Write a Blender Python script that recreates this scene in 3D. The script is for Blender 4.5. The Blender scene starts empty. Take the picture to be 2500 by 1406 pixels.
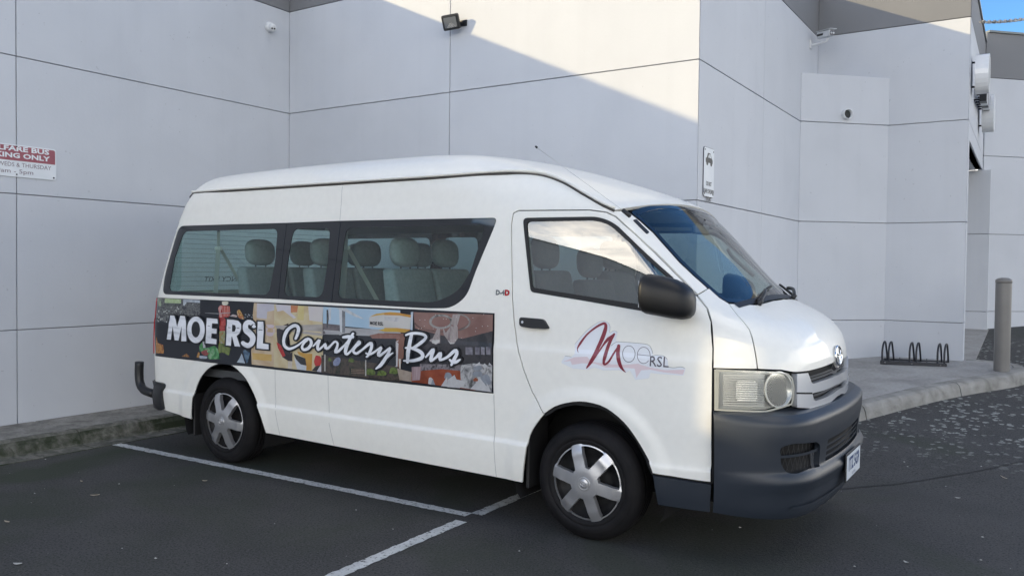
import bpy, bmesh, math, random
import numpy as np
from mathutils import Vector, Matrix, geometry

random.seed(7); np.random.seed(7)
scn = bpy.context.scene
col = scn.collection
# ------------------------------------------------------------------ camera (metres; van axis = +X, z = 0 under its tyres)
CAM = np.array([5.234964, -4.969158, 1.517021]); YAW, PITCH, ROLL, FPX = -0.5756012, -0.0248378, 0.0111161, 2011.3275
_f = np.array([math.sin(YAW)*math.cos(PITCH), math.cos(YAW)*math.cos(PITCH), math.sin(PITCH)])
_r = np.array([math.cos(YAW), -math.sin(YAW), 0.0]); _u = np.cross(_r, _f)
_c, _s = math.cos(ROLL), math.sin(ROLL)
_r, _u = _c*_r + _s*_u, -_s*_r + _c*_u
cd = bpy.data.cameras.new('camera'); cam = bpy.data.objects.new('camera', cd); col.objects.link(cam)
cam.matrix_world = Matrix(((_r[0], _u[0], -_f[0], CAM[0]), (_r[1], _u[1], -_f[1], CAM[1]), (_r[2], _u[2], -_f[2], CAM[2]), (0, 0, 0, 1)))
cd.sensor_width = 36; cd.lens = FPX/2500*36; cd.clip_start = .05; cd.clip_end = 3000
scn.camera = cam
scn.render.resolution_x = 1024; scn.render.resolution_y = 575
# ------------------------------------------------------------------ sun, sky, exposure
SUN = np.array([1.0, 1.0, -.452]); SUN /= np.linalg.norm(SUN)          # direction the light travels
elev = math.asin(-SUN[2]); azim = math.atan2(-SUN[0], -SUN[1])        # azimuth of the sun itself, from +Y clockwise
sd = bpy.data.lights.new('sun', 'SUN'); sd.energy = 2.2; sd.angle = math.radians(.55); sd.color = (1, .79, .44)
so = bpy.data.objects.new('sun', sd); col.objects.link(so)
so.rotation_euler = Vector(SUN).to_track_quat('-Z', 'Y').to_euler(); so.location = (-8, -14, 9)
W = bpy.data.worlds.new('World'); scn.world = W; W.use_nodes = True
nt = W.node_tree; nt.nodes.clear()
N = lambda t: nt.nodes.new(t)
sky = N('ShaderNodeTexSky'); sky.sky_type = 'NISHITA'; sky.sun_disc = False
sky.sun_elevation = elev; sky.sun_rotation = azim; sky.air_density = 1.0; sky.dust_density = .1; sky.ozone_density = 3.5
bg = N('ShaderNodeBackground'); bg.inputs[1].default_value = .15
tc = N('ShaderNodeTexCoord'); vr = N('ShaderNodeVectorRotate'); vr.rotation_type = 'Z_AXIS'; vr.inputs['Angle'].default_value = math.radians(262.5); nt.links.new(tc.outputs['Generated'], vr.inputs['Vector'])
sep = N('ShaderNodeSeparateXYZ'); nt.links.new(vr.outputs[0], sep.inputs[0])
zz = N('ShaderNodeMath'); zz.operation = 'MAXIMUM'; zz.inputs[1].default_value = 0; nt.links.new(sep.outputs[2], zz.inputs[0])
za = N('ShaderNodeMath'); za.operation = 'ADD'; za.inputs[1].default_value = .16; nt.links.new(zz.outputs[0], za.inputs[0])
dx = N('ShaderNodeMath'); dx.operation = 'DIVIDE'; nt.links.new(sep.outputs[0], dx.inputs[0]); nt.links.new(za.outputs[0], dx.inputs[1])
dy = N('ShaderNodeMath'); dy.operation = 'DIVIDE'; nt.links.new(sep.outputs[1], dy.inputs[0]); nt.links.new(za.outputs[0], dy.inputs[1])
cmb = N('ShaderNodeCombineXYZ'); nt.links.new(dx.outputs[0], cmb.inputs[0]); nt.links.new(dy.outputs[0], cmb.inputs[1]); cmb.inputs[2].default_value = 25.6
cn = N('ShaderNodeTexNoise'); cn.inputs['Scale'].default_value = 1.15; cn.inputs['Detail'].default_value = 9; cn.inputs['Roughness'].default_value = .6; cn.inputs['Distortion'].default_value = .35
nt.links.new(cmb.outputs[0], cn.inputs[0])
cr = N('ShaderNodeValToRGB'); cr.color_ramp.elements[0].position = .45; cr.color_ramp.elements[1].position = .62
lowc = N('ShaderNodeMapRange'); lowc.inputs[1].default_value = 0; lowc.inputs[2].default_value = .7; lowc.inputs[3].default_value = .035; lowc.inputs[4].default_value = -.085; nt.links.new(zz.outputs[0], lowc.inputs[0])   # cloud cover shaped by height: more added low down to light upright surfaces
lowb = N('ShaderNodeMapRange'); lowb.inputs[1].default_value = .14; lowb.inputs[2].default_value = .27; lowb.inputs[3].default_value = .09; lowb.inputs[4].default_value = 0; nt.links.new(zz.outputs[0], lowb.inputs[0])
ca0 = N('ShaderNodeMath'); ca0.operation = 'ADD'; nt.links.new(lowb.outputs[0], ca0.inputs[0]); nt.links.new(lowc.outputs[0], ca0.inputs[1])
cad = N('ShaderNodeMath'); cad.operation = 'ADD'; nt.links.new(cn.outputs[0], cad.inputs[0]); nt.links.new(ca0.outputs[0], cad.inputs[1])
nt.links.new(cad.outputs[0], cr.inputs[0])
cn2 = N('ShaderNodeTexNoise'); cn2.inputs['Scale'].default_value = 3.1; cn2.inputs['Detail'].default_value = 7; cn2.inputs['Distortion'].default_value = .6
nt.links.new(cmb.outputs[0], cn2.inputs[0])
cc = N('ShaderNodeValToRGB'); e = cc.color_ramp.elements
e[0].position = .36; e[0].color = (10.2, 10.0, 9.8, 1); e[1].position = .62; e[1].color = (21.5, 20.0, 17.8, 1)
nt.links.new(cn2.outputs[0], cc.inputs[0])
mx = N('ShaderNodeMixRGB'); nt.links.new(cr.outputs[0], mx.inputs[0]); tint = N('ShaderNodeMixRGB'); tint.blend_type = 'MULTIPLY'; tint.inputs[0].default_value = 1; tint.inputs[2].default_value = (.50, .68, .80, 1); nt.links.new(sky.outputs[0], tint.inputs[1]); nt.links.new(tint.outputs[0], mx.inputs[1]); nt.links.new(cc.outputs[0], mx.inputs[2])
nt.links.new(mx.outputs[0], bg.inputs[0])
wo = N('ShaderNodeOutputWorld'); nt.links.new(bg.outputs[0], wo.inputs[0])
scn.view_settings.view_transform = 'Standard'; scn.view_settings.look = 'None'
scn.view_settings.gamma = 1; scn.view_settings.use_curve_mapping = False
scn.view_settings.exposure = 0.88

# ------------------------------------------------------------------ materials
def mat(name, color, rough=.5, metal=0, coat=0, spec=.5, emis=None, alpha=1):
    m = bpy.data.materials.new(name); m.use_nodes = True
    b = m.node_tree.nodes['Principled BSDF']
    b.inputs['Base Color'].default_value = (*color, 1); b.inputs['Roughness'].default_value = rough
    b.inputs['Metallic'].default_value = metal; b.inputs['Coat Weight'].default_value = coat; b.inputs['Coat Roughness'].default_value = .03
    b.inputs['Specular IOR Level'].default_value = spec
    return m
def noisy(name, stops, scale=8, detail=6, rough=.6, dist=0, bump=0, bscale=None, coat=0, metal=0, rvar=0, stretch=None, vor=False):
    """principled material whose colour is a noise through a ramp; optional fine bump"""
    m = mat(name, stops[0][1], rough, metal, coat); n = m.node_tree.nodes; l = m.node_tree.links; b = n['Principled BSDF']
    t = n.new('ShaderNodeTexCoord'); mp = n.new('ShaderNodeMapping'); l.new(t.outputs['Object'], mp.inputs[0])
    if stretch: mp.inputs['Scale'].default_value = stretch
    if vor:
        x = n.new('ShaderNodeTexVoronoi'); x.inputs['Scale'].default_value = scale; src = x.outputs['Color']
    else:
        x = n.new('ShaderNodeTexNoise'); x.inputs['Scale'].default_value = scale; x.inputs['Detail'].default_value = detail; x.inputs['Distortion'].default_value = dist; src = x.outputs[0]
    l.new(mp.outputs[0], x.inputs['Vector'])
    r = n.new('ShaderNodeValToRGB'); l.new(src, r.inputs[0])
    el = r.color_ramp.elements
    while len(el) < len(stops): el.new(.5)
    for e_, (p, c) in zip(el, stops): e_.position = p; e_.color = (*c, 1)
    l.new(r.outputs[0], b.inputs['Base Color'])
    if bump:
        y = n.new('ShaderNodeTexNoise'); y.inputs['Scale'].default_value = bscale or scale*4; y.inputs['Detail'].default_value = 5; l.new(mp.outputs[0], y.inputs['Vector'])
        bp = n.new('ShaderNodeBump'); bp.inputs['Strength'].default_value = bump; bp.inputs['Distance'].default_value = .01
        l.new(y.outputs[0], bp.inputs['Height']); l.new(bp.outputs[0], b.inputs['Normal'])
        if rvar:
            mr = n.new('ShaderNodeMapRange'); mr.inputs[3].default_value = rough-rvar; mr.inputs[4].default_value = rough+rvar; l.new(y.outputs[0], mr.inputs[0]); l.new(mr.outputs[0], b.inputs['Roughness'])
    return m
def glass(name, tint, rough=.0, refl=1.0):
    m = bpy.data.materials.new(name); m.use_nodes = True; n = m.node_tree.nodes; l = m.node_tree.links; n.clear()
    o = n.new('ShaderNodeOutputMaterial'); mixn = n.new('ShaderNodeMixShader'); tr = n.new('ShaderNodeBsdfTransparent'); gl = n.new('ShaderNodeBsdfGlossy')
    tr.inputs[0].default_value = (*tint, 1); gl.inputs['Roughness'].default_value = rough
    lw = n.new('ShaderNodeLayerWeight'); lw.inputs[0].default_value = .5
    p = n.new('ShaderNodeMath'); p.operation = 'POWER'; p.inputs[1].default_value = 4.2; l.new(lw.outputs['Facing'], p.inputs[0])
    q = n.new('ShaderNodeMath'); q.operation = 'MULTIPLY_ADD'; q.inputs[1].default_value = .9*refl; q.inputs[2].default_value = .085*refl; l.new(p.outputs[0], q.inputs[0])
    l.new(q.outputs[0], mixn.inputs[0]); l.new(tr.outputs[0], mixn.inputs[1]); l.new(gl.outputs[0], mixn.inputs[2]); l.new(mixn.outputs[0], o.inputs[0])
    return m

M = {}
def add_grain(m, lo, hi, scale):
    """multiply base colour by a fine noise between lo and hi"""
    n = m.node_tree.nodes; l = m.node_tree.links; b = n['Principled BSDF']; inp = b.inputs['Base Color']
    t = n.new('ShaderNodeTexCoord'); x = n.new('ShaderNodeTexNoise'); x.inputs['Scale'].default_value = scale; x.inputs['Detail'].default_value = 3; l.new(t.outputs['Object'], x.inputs['Vector'])
    mr = n.new('ShaderNodeMapRange'); mr.inputs[1].default_value = .3; mr.inputs[2].default_value = .7; mr.inputs[3].default_value = lo; mr.inputs[4].default_value = hi; l.new(x.outputs[0], mr.inputs[0])
    mu = n.new('ShaderNodeMixRGB'); mu.blend_type = 'MULTIPLY'; mu.inputs[0].default_value = 1
    if inp.links: l.new(inp.links[0].from_socket, mu.inputs[1])
    else: mu.inputs[1].default_value = inp.default_value
    l.new(mr.outputs[0], mu.inputs[2]); l.new(mu.outputs[0], inp)
    return m
M['paint'] = add_grain(noisy('white_van_paint', [(.3, (.81, .80, .745)), (.7, (.845, .84, .785))], 1.2, 5, .42, coat=.22), .98, 1.015, 25)
M['paint'].node_tree.nodes['Principled BSDF'].inputs['Coat Roughness'].default_value = .16
M['gloss'] = add_grain(noisy('polished_white_van_paint', [(.3, (.81, .80, .745)), (.7, (.845, .84, .785))], 1.2, 5, .38, coat=.5), .98, 1.015, 25)
M['trim'] = noisy('dark_grey_plastic', [(.3, (.017, .023, .033)), (.7, (.025, .032, .044))], 3, 6, .42, bump=.05, bscale=900)
M['rubber'] = mat('black_rubber', (.012, .012, .013), .62)
M['tyre'] = noisy('tyre_rubber', [(.3, (.006, .006, .007)), (.7, (.013, .012, .013))], 9, 5, .7, bump=.1, bscale=300); M['tyre'].node_tree.nodes['Principled BSDF'].inputs['Specular IOR Level'].default_value = .22
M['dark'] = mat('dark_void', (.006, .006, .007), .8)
M['frit'] = mat('black_glass_border', (.006, .008, .012), .06, coat=.6)
M['silver'] = noisy('silver_wheel_paint', [(.3, (.50, .50, .51)), (.7, (.58, .58, .59))], 12, 4, .34, metal=.75)
M['grille'] = mat('silver_grille_paint', (.60, .62, .65), .30, metal=.35, coat=.8)
M['chrome'] = mat('chrome', (.82, .84, .86), .06, metal=1)
M['glass'] = glass('tinted_glass', (.70, .84, .81))
M['cabglass'] = glass('cab_glass', (.58, .70, .67), refl=2.6)
M['screen'] = glass('windscreen_glass', (.66, .75, .73), refl=1.1)
M['seat'] = noisy('grey_seat_fabric', [(.3, (.22, .25, .265)), (.7, (.28, .31, .325))], 40, 3, .9)
M['seatdark'] = noisy('charcoal_seat_fabric', [(.3, (.08, .086, .092)), (.7, (.11, .115, .12))], 40, 3, .9)
M['liner'] = mat('grey_headliner', (.36, .37, .36), .9)
M['intrim'] = mat('grey_interior_trim', (.25, .26, .26), .8)
M['belt'] = mat('pale_seat_belt', (.55, .57, .54), .7)
M['dash'] = mat('dark_dashboard', (.06, .064, .07), .65)
M['red'] = mat('red_tail_light', (.45, .012, .02), .15, coat=.8)
M['mirror'] = mat('mirror_black_plastic', (.008, .009, .011), .42, spec=.35)
M['black'] = mat('black_plastic', (.014, .015, .017), .42)

# ------------------------------------------------------------------ object helpers
def tag(o, label=None, cat=None, group=None, kind=None):
    if label: o['label'] = label
    if cat: o['category'] = cat
    if group: o['group'] = group
    if kind: o['kind'] = kind
    return o
def empty(name, loc=(0, 0, 0), rz=0, parent=None):
    o = bpy.data.objects.new(name, None); col.objects.link(o); o.location = loc; o.rotation_euler.z = rz; o.empty_display_size = .2
    if parent: o.parent = parent
    return o
def link(name, me, m=None, parent=None, smooth=False):
    o = bpy.data.objects.new(name, me); col.objects.link(o)
    if m is not None and not me.materials: me.materials.append(m)
    if parent: o.parent = parent
    if smooth: me.shade_smooth()
    return o
def mesh(name, v, f):
    me = bpy.data.meshes.new(name); me.from_pydata([tuple(map(float, p)) for p in v], [], [tuple(map(int, q)) for q in f]); me.update(); return me
def from_bm(name, bm, m=None, parent=None, smooth=False):
    bmesh.ops.recalc_face_normals(bm, faces=bm.faces[:])
    me = bpy.data.meshes.new(name); bm.to_mesh(me); bm.free(); return link(name, me, m, parent, smooth)
def bbox(bm, lo, hi, bev=0, seg=2):
    """axis aligned box, optionally bevelled, into bm"""
    g = bmesh.ops.create_cube(bm, size=1.0); vs = g['verts']
    for v in vs: v.co = Vector([lo[i] + (v.co[i]+.5)*(hi[i]-lo[i]) for i in range(3)])
    if bev:
        es = list({e_ for v in vs for e_ in v.link_edges})
        bmesh.ops.bevel(bm, geom=es, offset=bev, segments=seg, profile=.5, affect='EDGES')
def box(name, lo, hi, m, parent=None, bev=0, seg=2):
    bm = bmesh.new(); bbox(bm, lo, hi, bev, seg); return from_bm(name, bm, m, parent)
def tube(bm, pts, r, n=10, closed=False, caps=True):
    """round tube along pts; r scalar or list"""
    P = [Vector(p) for p in pts]; k = len(P); rings = []
    up = None
    for i in range(k):
        if closed: d = (P[(i+1) % k]-P[i-1])
        else: d = P[min(i+1, k-1)]-P[max(i-1, 0)]
        d.normalize()
        if up is None:
            up = Vector((0, 0, 1)) if abs(d.z) < .9 else Vector((1, 0, 0))
        a = d.cross(up); a.normalize(); b = a.cross(d); up = b
        rr = r[i] if hasattr(r, '__len__') else r
        rings.append([bm.verts.new(P[i]+a*math.cos(2*math.pi*j/n)*rr+b*math.sin(2*math.pi*j/n)*rr) for j in range(n)])
    for i in range(k if closed else k-1):
        A, B = rings[i], rings[(i+1) % k]
        for j in range(n): bm.faces.new((A[j], A[(j+1) % n], B[(j+1) % n], B[j]))
    if caps and not closed:
        bm.faces.new(rings[0][::-1]); bm.faces.new(rings[-1])
def tube_obj(name, pts, r, m, parent=None, n=10, closed=False):
    bm = bmesh.new(); tube(bm, pts, r, n, closed); return from_bm(name, bm, m, parent, True)
def lathe(bm, prof, n=48, axis='z'):
    """prof = [(radius, height)]"""
    rings = []
    for (r, h) in prof:
        ring = []
        for j in range(n):
            t = 2*math.pi*j/n
            p = (r*math.cos(t), r*math.sin(t), h) if axis == 'z' else (r*math.cos(t), h, r*math.sin(t))
            ring.append(bm.verts.new(p))
        rings.append(ring)
    for A, B in zip(rings, rings[1:]):
        for j in range(n): bm.faces.new((A[j], A[(j+1) % n], B[(j+1) % n], B[j]))
    return rings
def prism(bm, poly, z0, z1, zfun=None):
    """vertical prism over a plan polygon; zfun adds a ground height"""
    g = zfun or (lambda x, y: 0)
    b = [bm.verts.new((x, y, z0+g(x, y))) for x, y in poly]; t = [bm.verts.new((x, y, z1+g(x, y))) for x, y in poly]
    n = len(poly)
    bm.faces.new(t); bm.faces.new(b[::-1])
    for i in range(n): bm.faces.new((b[i], b[(i+1) % n], t[(i+1) % n], t[i]))

# ------------------------------------------------------------------ photo pixel (2500 x 1406) -> direction
def raydir(px):
    px = np.atleast_2d(np.asarray(px, float))
    d = _f*FPX + _r*(px[:, :1]-1250) - _u*(px[:, 1:2]-703)
    return d/np.linalg.norm(d, axis=1, keepdims=True)
def on_plane(px, axis, val):
    d = raydir(px); t = (val-CAM[axis])/d[:, axis]; return CAM+d*t[:, None]
def pch(xs, ys):
    """smooth monotone interpolation"""
    xs = np.array(xs, float); ys = np.array(ys, float); h = np.diff(xs); dl = np.diff(ys)/h
    d = np.zeros_like(xs); d[0] = dl[0]; d[-1] = dl[-1]
    for i in range(1, len(xs)-1):
        if dl[i-1]*dl[i] > 0:
            w1, w2 = 2*h[i]+h[i-1], h[i]+2*h[i-1]; d[i] = (w1+w2)/(w1/dl[i-1]+w2/dl[i])
    def f(x):
        x = np.clip(x, xs[0], xs[-1]); i = np.clip(np.searchsorted(xs, x)-1, 0, len(h)-1); t = (x-xs[i])/h[i]
        return ((1+2*t)*(1-t)**2*ys[i] + t*(1-t)**2*h[i]*d[i] + t*t*(3-2*t)*ys[i+1] + t*t*(t-1)*h[i]*d[i+1])
    return f
# ================================================================== THE SETTING
def ground_h(x, y):
    y = np.asarray(y, float)
    t = np.clip(y-1.2, 0, 9.0)
    return .085*np.where(t < .8, t*t/1.6, t-.4)
def gh(x, y): return float(ground_h(x, y))
# asphalt ---------------------------------------------------------
def asphalt_material():
    m = mat('asphalt', (.05, .05, .055), .85); n = m.node_tree.nodes; l = m.node_tree.links; b = n['Principled BSDF']
    t = n.new('ShaderNodeTexCoord'); P = t.outputs['Object']
    def noise(scale, detail=5, dist=0):
        x = n.new('ShaderNodeTexNoise'); x.inputs['Scale'].default_value = scale; x.inputs['Detail'].default_value = detail; x.inputs['Distortion'].default_value = dist; l.new(P, x.inputs['Vector']); return x.outputs[0]
    def ramp(src, a, c):
        r = n.new('ShaderNodeMapRange'); r.inputs[1].default_value = a; r.inputs[2].default_value = c; l.new(src, r.inputs[0]); return r.outputs[0]
    def mul(a, c):
        x = n.new('ShaderNodeMath'); x.operation = 'MULTIPLY'
        for i, s in enumerate((a, c)):
            if isinstance(s, float): x.inputs[i].default_value = s
            else: l.new(s, x.inputs[i])
        return x.outputs[0]
    def mix(fac, c0, c1):
        x = n.new('ShaderNodeMixRGB')
        for i, s in enumerate((fac, c0, c1)):
            if isinstance(s, tuple): x.inputs[i].default_value = (*s, 1)
            elif isinstance(s, float): x.inputs[i].default_value = s
            else: l.new(s, x.inputs[i])
        return x.outputs[0]
    base = mix(ramp(noise(2.2, 8), .3, .7), (.019, .019, .0185), (.050, .0485, .046))
    fine = mix(ramp(noise(110, 3), .35, .68), base, (.072, .071, .070))
    dk = mix(ramp(noise(75, 2), .52, .66), fine, (.014, .014, .015))
    chip = n.new('ShaderNodeTexVoronoi'); chip.inputs['Scale'].default_value = 34; l.new(P, chip.inputs['Vector'])
    ch = n.new('ShaderNodeMath'); ch.operation = 'LESS_THAN'; ch.inputs[1].default_value = .11; l.new(chip.outputs['Distance'], ch.inputs[0])
    chs = mul(ch.outputs[0], ramp(noise(6, 4), .52, .62))
    c1 = mix(mul(chs, .7), dk, (.19, .185, .175))
    # moss: green film near the kerb on the left and in damp patches
    sp = n.new('ShaderNodeSeparateXYZ'); l.new(P, sp.inputs[0])
    near = ramp(sp.outputs[0], 2.4, -1.0)
    moss = mul(ramp(noise(1.4, 9, .5), .40, .60), near)
    c2 = mix(mul(moss, .85), c1, (.020, .030, .014))
    damp = mul(ramp(noise(.8, 8, .8), .54, .64), .55)
    c3 = mix(damp, c2, (.028, .036, .022))
    # pale lichen blotches on the driveway apron by the kerb on the right
    lx = ramp(sp.outputs[0], 3.2, 3.8); ly = mul(ramp(sp.outputs[1], 1.9, 3.1), ramp(sp.outputs[1], 9.0, 7.0))
    v = n.new('ShaderNodeTexVoronoi'); v.inputs['Scale'].default_value = 15; v.inputs['Randomness'].default_value = 1
    nv = n.new('ShaderNodeTexNoise'); nv.inputs['Scale'].default_value = 14; nv.inputs['Detail'].default_value = 6; l.new(P, nv.inputs['Vector'])
    av = n.new('ShaderNodeMixRGB'); av.blend_type = 'ADD'; av.inputs[0].default_value = .07; l.new(P, av.inputs[1]); l.new(nv.outputs[1], av.inputs[2]); l.new(av.outputs[0], v.inputs['Vector'])
    dd = ramp(v.outputs['Distance'], .40, .34)
    sel0 = n.new('ShaderNodeSeparateColor'); l.new(v.outputs['Color'], sel0.inputs[0]); sel = mul(ramp(sel0.outputs[0], .30, .34), ramp(noise(2.6, 6), .40, .50))
    spk = ramp(noise(60, 3), .33, .5)
    lich = mul(mul(mul(dd, sel), mul(lx, ly)), spk)
    c4 = mix(mul(lich, .9), c3, (.33, .34, .315))
    l.new(c4, b.inputs['Base Color'])
    h = n.new('ShaderNodeMixRGB'); h.inputs[0].default_value = .5; l.new(noise(120, 4), h.inputs[1]); l.new(noise(38, 5), h.inputs[2])
    bp = n.new('ShaderNodeBump'); bp.inputs['Strength'].default_value = .55; bp.inputs['Distance'].default_value = .008; l.new(h.outputs[0], bp.inputs['Height']); l.new(bp.outputs[0], b.inputs['Normal'])
    return m
M['asphalt'] = asphalt_material()
gx = np.unique(np.concatenate([np.linspace(-300, -12, 12), np.linspace(-12, 14, 27), np.linspace(14, 300, 12)]))
gy = np.unique(np.concatenate([np.linspace(-400, -12, 12), np.linspace(-12, 0, 7), np.linspace(0, 12, 61), np.linspace(12, 300, 10)]))
gv = [(x, y, gh(x, y)) for y in gy for x in gx]
nx = len(gx); gf = [(j*nx+i, j*nx+i+1, (j+1)*nx+i+1, (j+1)*nx+i) for j in range(len(gy)-1) for i in range(nx-1)]
tag(link('ground', mesh('ground', gv, gf), M['asphalt'], smooth=True), 'dark weathered asphalt of the car park and driveway', 'asphalt', kind='structure')
# asphalt repair seam on the driveway
M['tar'] = noisy('tar_seam', [(.3, (.008, .008, .009)), (.7, (.016, .016, .018))], 30, 4, .8)
sp_ = on_plane([(1900, 1190), (2000, 1182), (2100, 1172), (2200, 1165), (2300, 1154), (2400, 1145), (2500, 1133), (2700, 1112)], 2, .05)
bm = bmesh.new(); prev = None
pts = [sp_[0]+(sp_[-1]-sp_[0])*0 for _ in range(1)]
dense = []
for a, b_ in zip(sp_, sp_[1:]):
    for t in np.linspace(0, 1, 14, endpoint=False): dense.append(a+(b_-a)*t)
for k, p in enumerate(dense):
    w = .006+.006*random.random(); o = .006*random.uniform(-1, 1); x, y = p[0], p[1]+o
    cur = (bm.verts.new((x, y-w, gh(x, y-w)+.004)), bm.verts.new((x, y+w, gh(x, y+w)+.004)))
    if prev: bm.faces.new((prev[0], cur[0], cur[1], prev[1]))
    prev = cur
tag(from_bm('asphalt_seam', bm, M['tar']), 'thin dark seam crossing the driveway asphalt', 'seam', kind='structure')
# painted bay lines -------------------------------------------------
def paint_material():
    m = noisy('worn_line_paint', [(.3, (.46, .47, .46)), (.7, (.60, .61, .60))], 18, 6, .8, bump=.4, bscale=130)
    n = m.node_tree.nodes; l = m.node_tree.links; b = n['Principled BSDF']
    t = n.new('ShaderNodeTexCoord'); x = n.new('ShaderNodeTexNoise'); x.inputs['Scale'].default_value = 46; x.inputs['Detail'].default_value = 7; x.inputs['Roughness'].default_value = .7; l.new(t.outputs['Object'], x.inputs['Vector'])
    r = n.new('ShaderNodeMapRange'); r.inputs[1].default_value = .37; r.inputs[2].default_value = .45; l.new(x.outputs[0], r.inputs[0])
    mr = n.new('ShaderNodeMapRange'); mr.inputs[3].default_value = .12; mr.inputs[4].default_value = 1.0; l.new(r.outputs[0], mr.inputs[0]); l.new(mr.outputs[0], b.inputs['Alpha'])
    return m
M['line'] = paint_material()
def line_strip(name, A, B, w, label, parent=None):
    A, B = np.array(A, float), np.array(B, float); d = B-A; L = np.linalg.norm(d); d /= L; nrm = np.array([-d[1], d[0]]); k = int(L/.03)
    bm = bmesh.new(); prev = None; ws = [.5*w*(1+random.uniform(-.16, .10)) for _ in range((k+1)*2)]
    for i in range(k+1):
        p = A+d*L*i/k
        a, b_ = p+nrm*ws[2*i], p-nrm*ws[2*i+1]
        cur = (bm.verts.new((*a, gh(*a)+.004)), bm.verts.new((*b_, gh(*b_)+.004)))
        if prev: bm.faces.new((prev[0], prev[1], cur[1], cur[0]))
        prev = cur
    return tag(from_bm(name, bm, M['line']), label, 'road marking', kind='structure')
line_strip('bay_line', (-1.30, -1.005), (2.30, -.905), .082, 'worn white bay line running along under the van side')
line_strip('bay_line', (2.325, 1.2), (2.335, -.87), .080, 'worn white bay line crossing under the van behind its front wheel')
line_strip('bay_line', (2.335, -1.03), (2.40, -6.5), .082, 'worn white bay line leading towards the camera')
# left footpath, kerb and gutter ------------------------------------------
M['concrete'] = noisy('footpath_concrete', [(.25, (.12, .117, .105)), (.5, (.22, .213, .195)), (.75, (.30, .29, .265))], 6, 9, .9, .6, bump=.35, bscale=120)
add_grain(M['concrete'], .75, 1.15, 45)
def kerb_material():
    m = noisy('mossy_kerb', [(.28, (.045, .050, .036)), (.5, (.12, .118, .10)), (.75, (.24, .232, .205))], 11, 10, .92, 1.0, bump=.8, bscale=90)
    n = m.node_tree.nodes; l = m.node_tree.links; b = n['Principled BSDF']; src = b.inputs['Base Color'].links[0].from_socket
    g = n.new('ShaderNodeNewGeometry'); s = n.new('ShaderNodeSeparateXYZ'); l.new(g.outputs['Normal'], s.inputs[0])
    t = n.new('ShaderNodeTexCoord'); x = n.new('ShaderNodeTexNoise'); x.inputs['Scale'].default_value = 3.2; x.inputs['Detail'].default_value = 9; x.inputs['Roughness'].default_value = .7; l.new(t.outputs['Object'], x.inputs['Vector'])
    r = n.new('ShaderNodeMapRange'); r.inputs[1].default_value = .36; r.inputs[2].default_value = .54; l.new(x.outputs[0], r.inputs[0])
    k = n.new('ShaderNodeMapRange'); k.inputs[1].default_value = .95; k.inputs[2].default_value = .6; l.new(s.outputs[2], k.inputs[0])
    mu = n.new('ShaderNodeMath'); mu.operation = 'MULTIPLY'; l.new(r.outputs[0], mu.inputs[0]); l.new(k.outputs[0], mu.inputs[1])
    mi = n.new('ShaderNodeMixRGB'); l.new(mu.outputs[0], mi.inputs[0]); l.new(src, mi.inputs[1]); mi.inputs[2].default_value = (.020, .029, .012, 1); l.new(mi.outputs[0], b.inputs['Base Color'])
    return m
M['mosskerb'] = kerb_material()
XL, YB, XR, YR = -2.209, 1.694, 2.757, 5.864
fp = empty('footpath'); tag(fp, 'narrow concrete footpath along the left wall', 'footpath', kind='structure')
ys = [1.66, -1.2, -4.2, -7.2, -10.2, -13.2, -16.2, -19.2, -22.2, -25.2]
for a, b_ in zip(ys, ys[1:]): box('slab', (XL+.006, b_+.004, -.1), (-1.614, a-.004, .122), M['concrete'], fp, .006, 1)
kb = empty('kerb'); tag(kb, 'mossy concrete kerb with gutter along the left footpath', 'kerb', kind='structure')
prof = [(-1.606, -.1), (-1.606, .121), (-1.585, .127), (-1.535, .127), (-1.50, .112), (-1.47, .075), (-1.44, .02), (-1.425, .010), (-1.27, .006), (-1.262, -.1)]
for a, b_ in zip(ys, ys[1:]):
    v = []; k = 10
    yy = np.linspace(a-.003, b_+.003, k)
    for y in yy:
        for (x, z) in prof: v.append((x+random.uniform(-.003, .003)*(z > .005), y, z+random.uniform(-.002, .002)*(z > .005)))
    m_ = len(prof); f = [(i*m_+j, (i+1)*m_+j, (i+1)*m_+j+1, i*m_+j+1) for i in range(k-1) for j in range(m_-1)] + [tuple(range(m_))[::-1], tuple(range((k-1)*m_, k*m_))]
    o = link('kerb_segment', mesh('kerb_segment', v, f), M['mosskerb'], kb)
# right footpath with curved kerb --------------------------------------------
M['kerb'] = noisy('kerb_concrete', [(.25, (.15, .147, .132)), (.5, (.26, .254, .235)), (.75, (.35, .342, .32))], 7, 9, .9, .4, bump=.4, bscale=110)
kp = np.array([(2.83, 1.30), (3.16, 1.90), (3.50, 2.55), (3.84, 3.22), (4.10, 3.78), (4.38, 4.34), (4.66, 4.80), (4.90, 5.14), (5.05, 5.42), (5.10, 5.68), (5.04, 5.90), (4.88, 6.04), (4.66, 6.08), (4.46, 6.08)])
def smooth_line(P, step):
    P = np.asarray(P, float); out = []
    for i in range(len(P)-1):
        p0, p1, p2, p3 = P[max(i-1, 0)], P[i], P[i+1], P[min(i+2, len(P)-1)]
        k = max(2, int(np.linalg.norm(p2-p1)/step))
        for t in np.linspace(0, 1, k, endpoint=False):
            out.append(.5*((2*p1)+(p2-p0)*t+(2*p0-5*p1+4*p2-p3)*t*t+(3*p1-p0-3*p2+p3)*t**3))
    out.append(P[-1]); return np.array(out)
kl = smooth_line(kp, .08)
tn = np.gradient(kl, axis=0); tn /= np.linalg.norm(tn, axis=1, keepdims=True); kn = np.stack([-tn[:, 1], tn[:, 0]], 1)     # points towards the building
kprof = [(-.012, -.12), (-.010, .004), (.005, .07), (.022, .108), (.05, .127), (.15, .133), (.15, -.12)]
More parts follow.
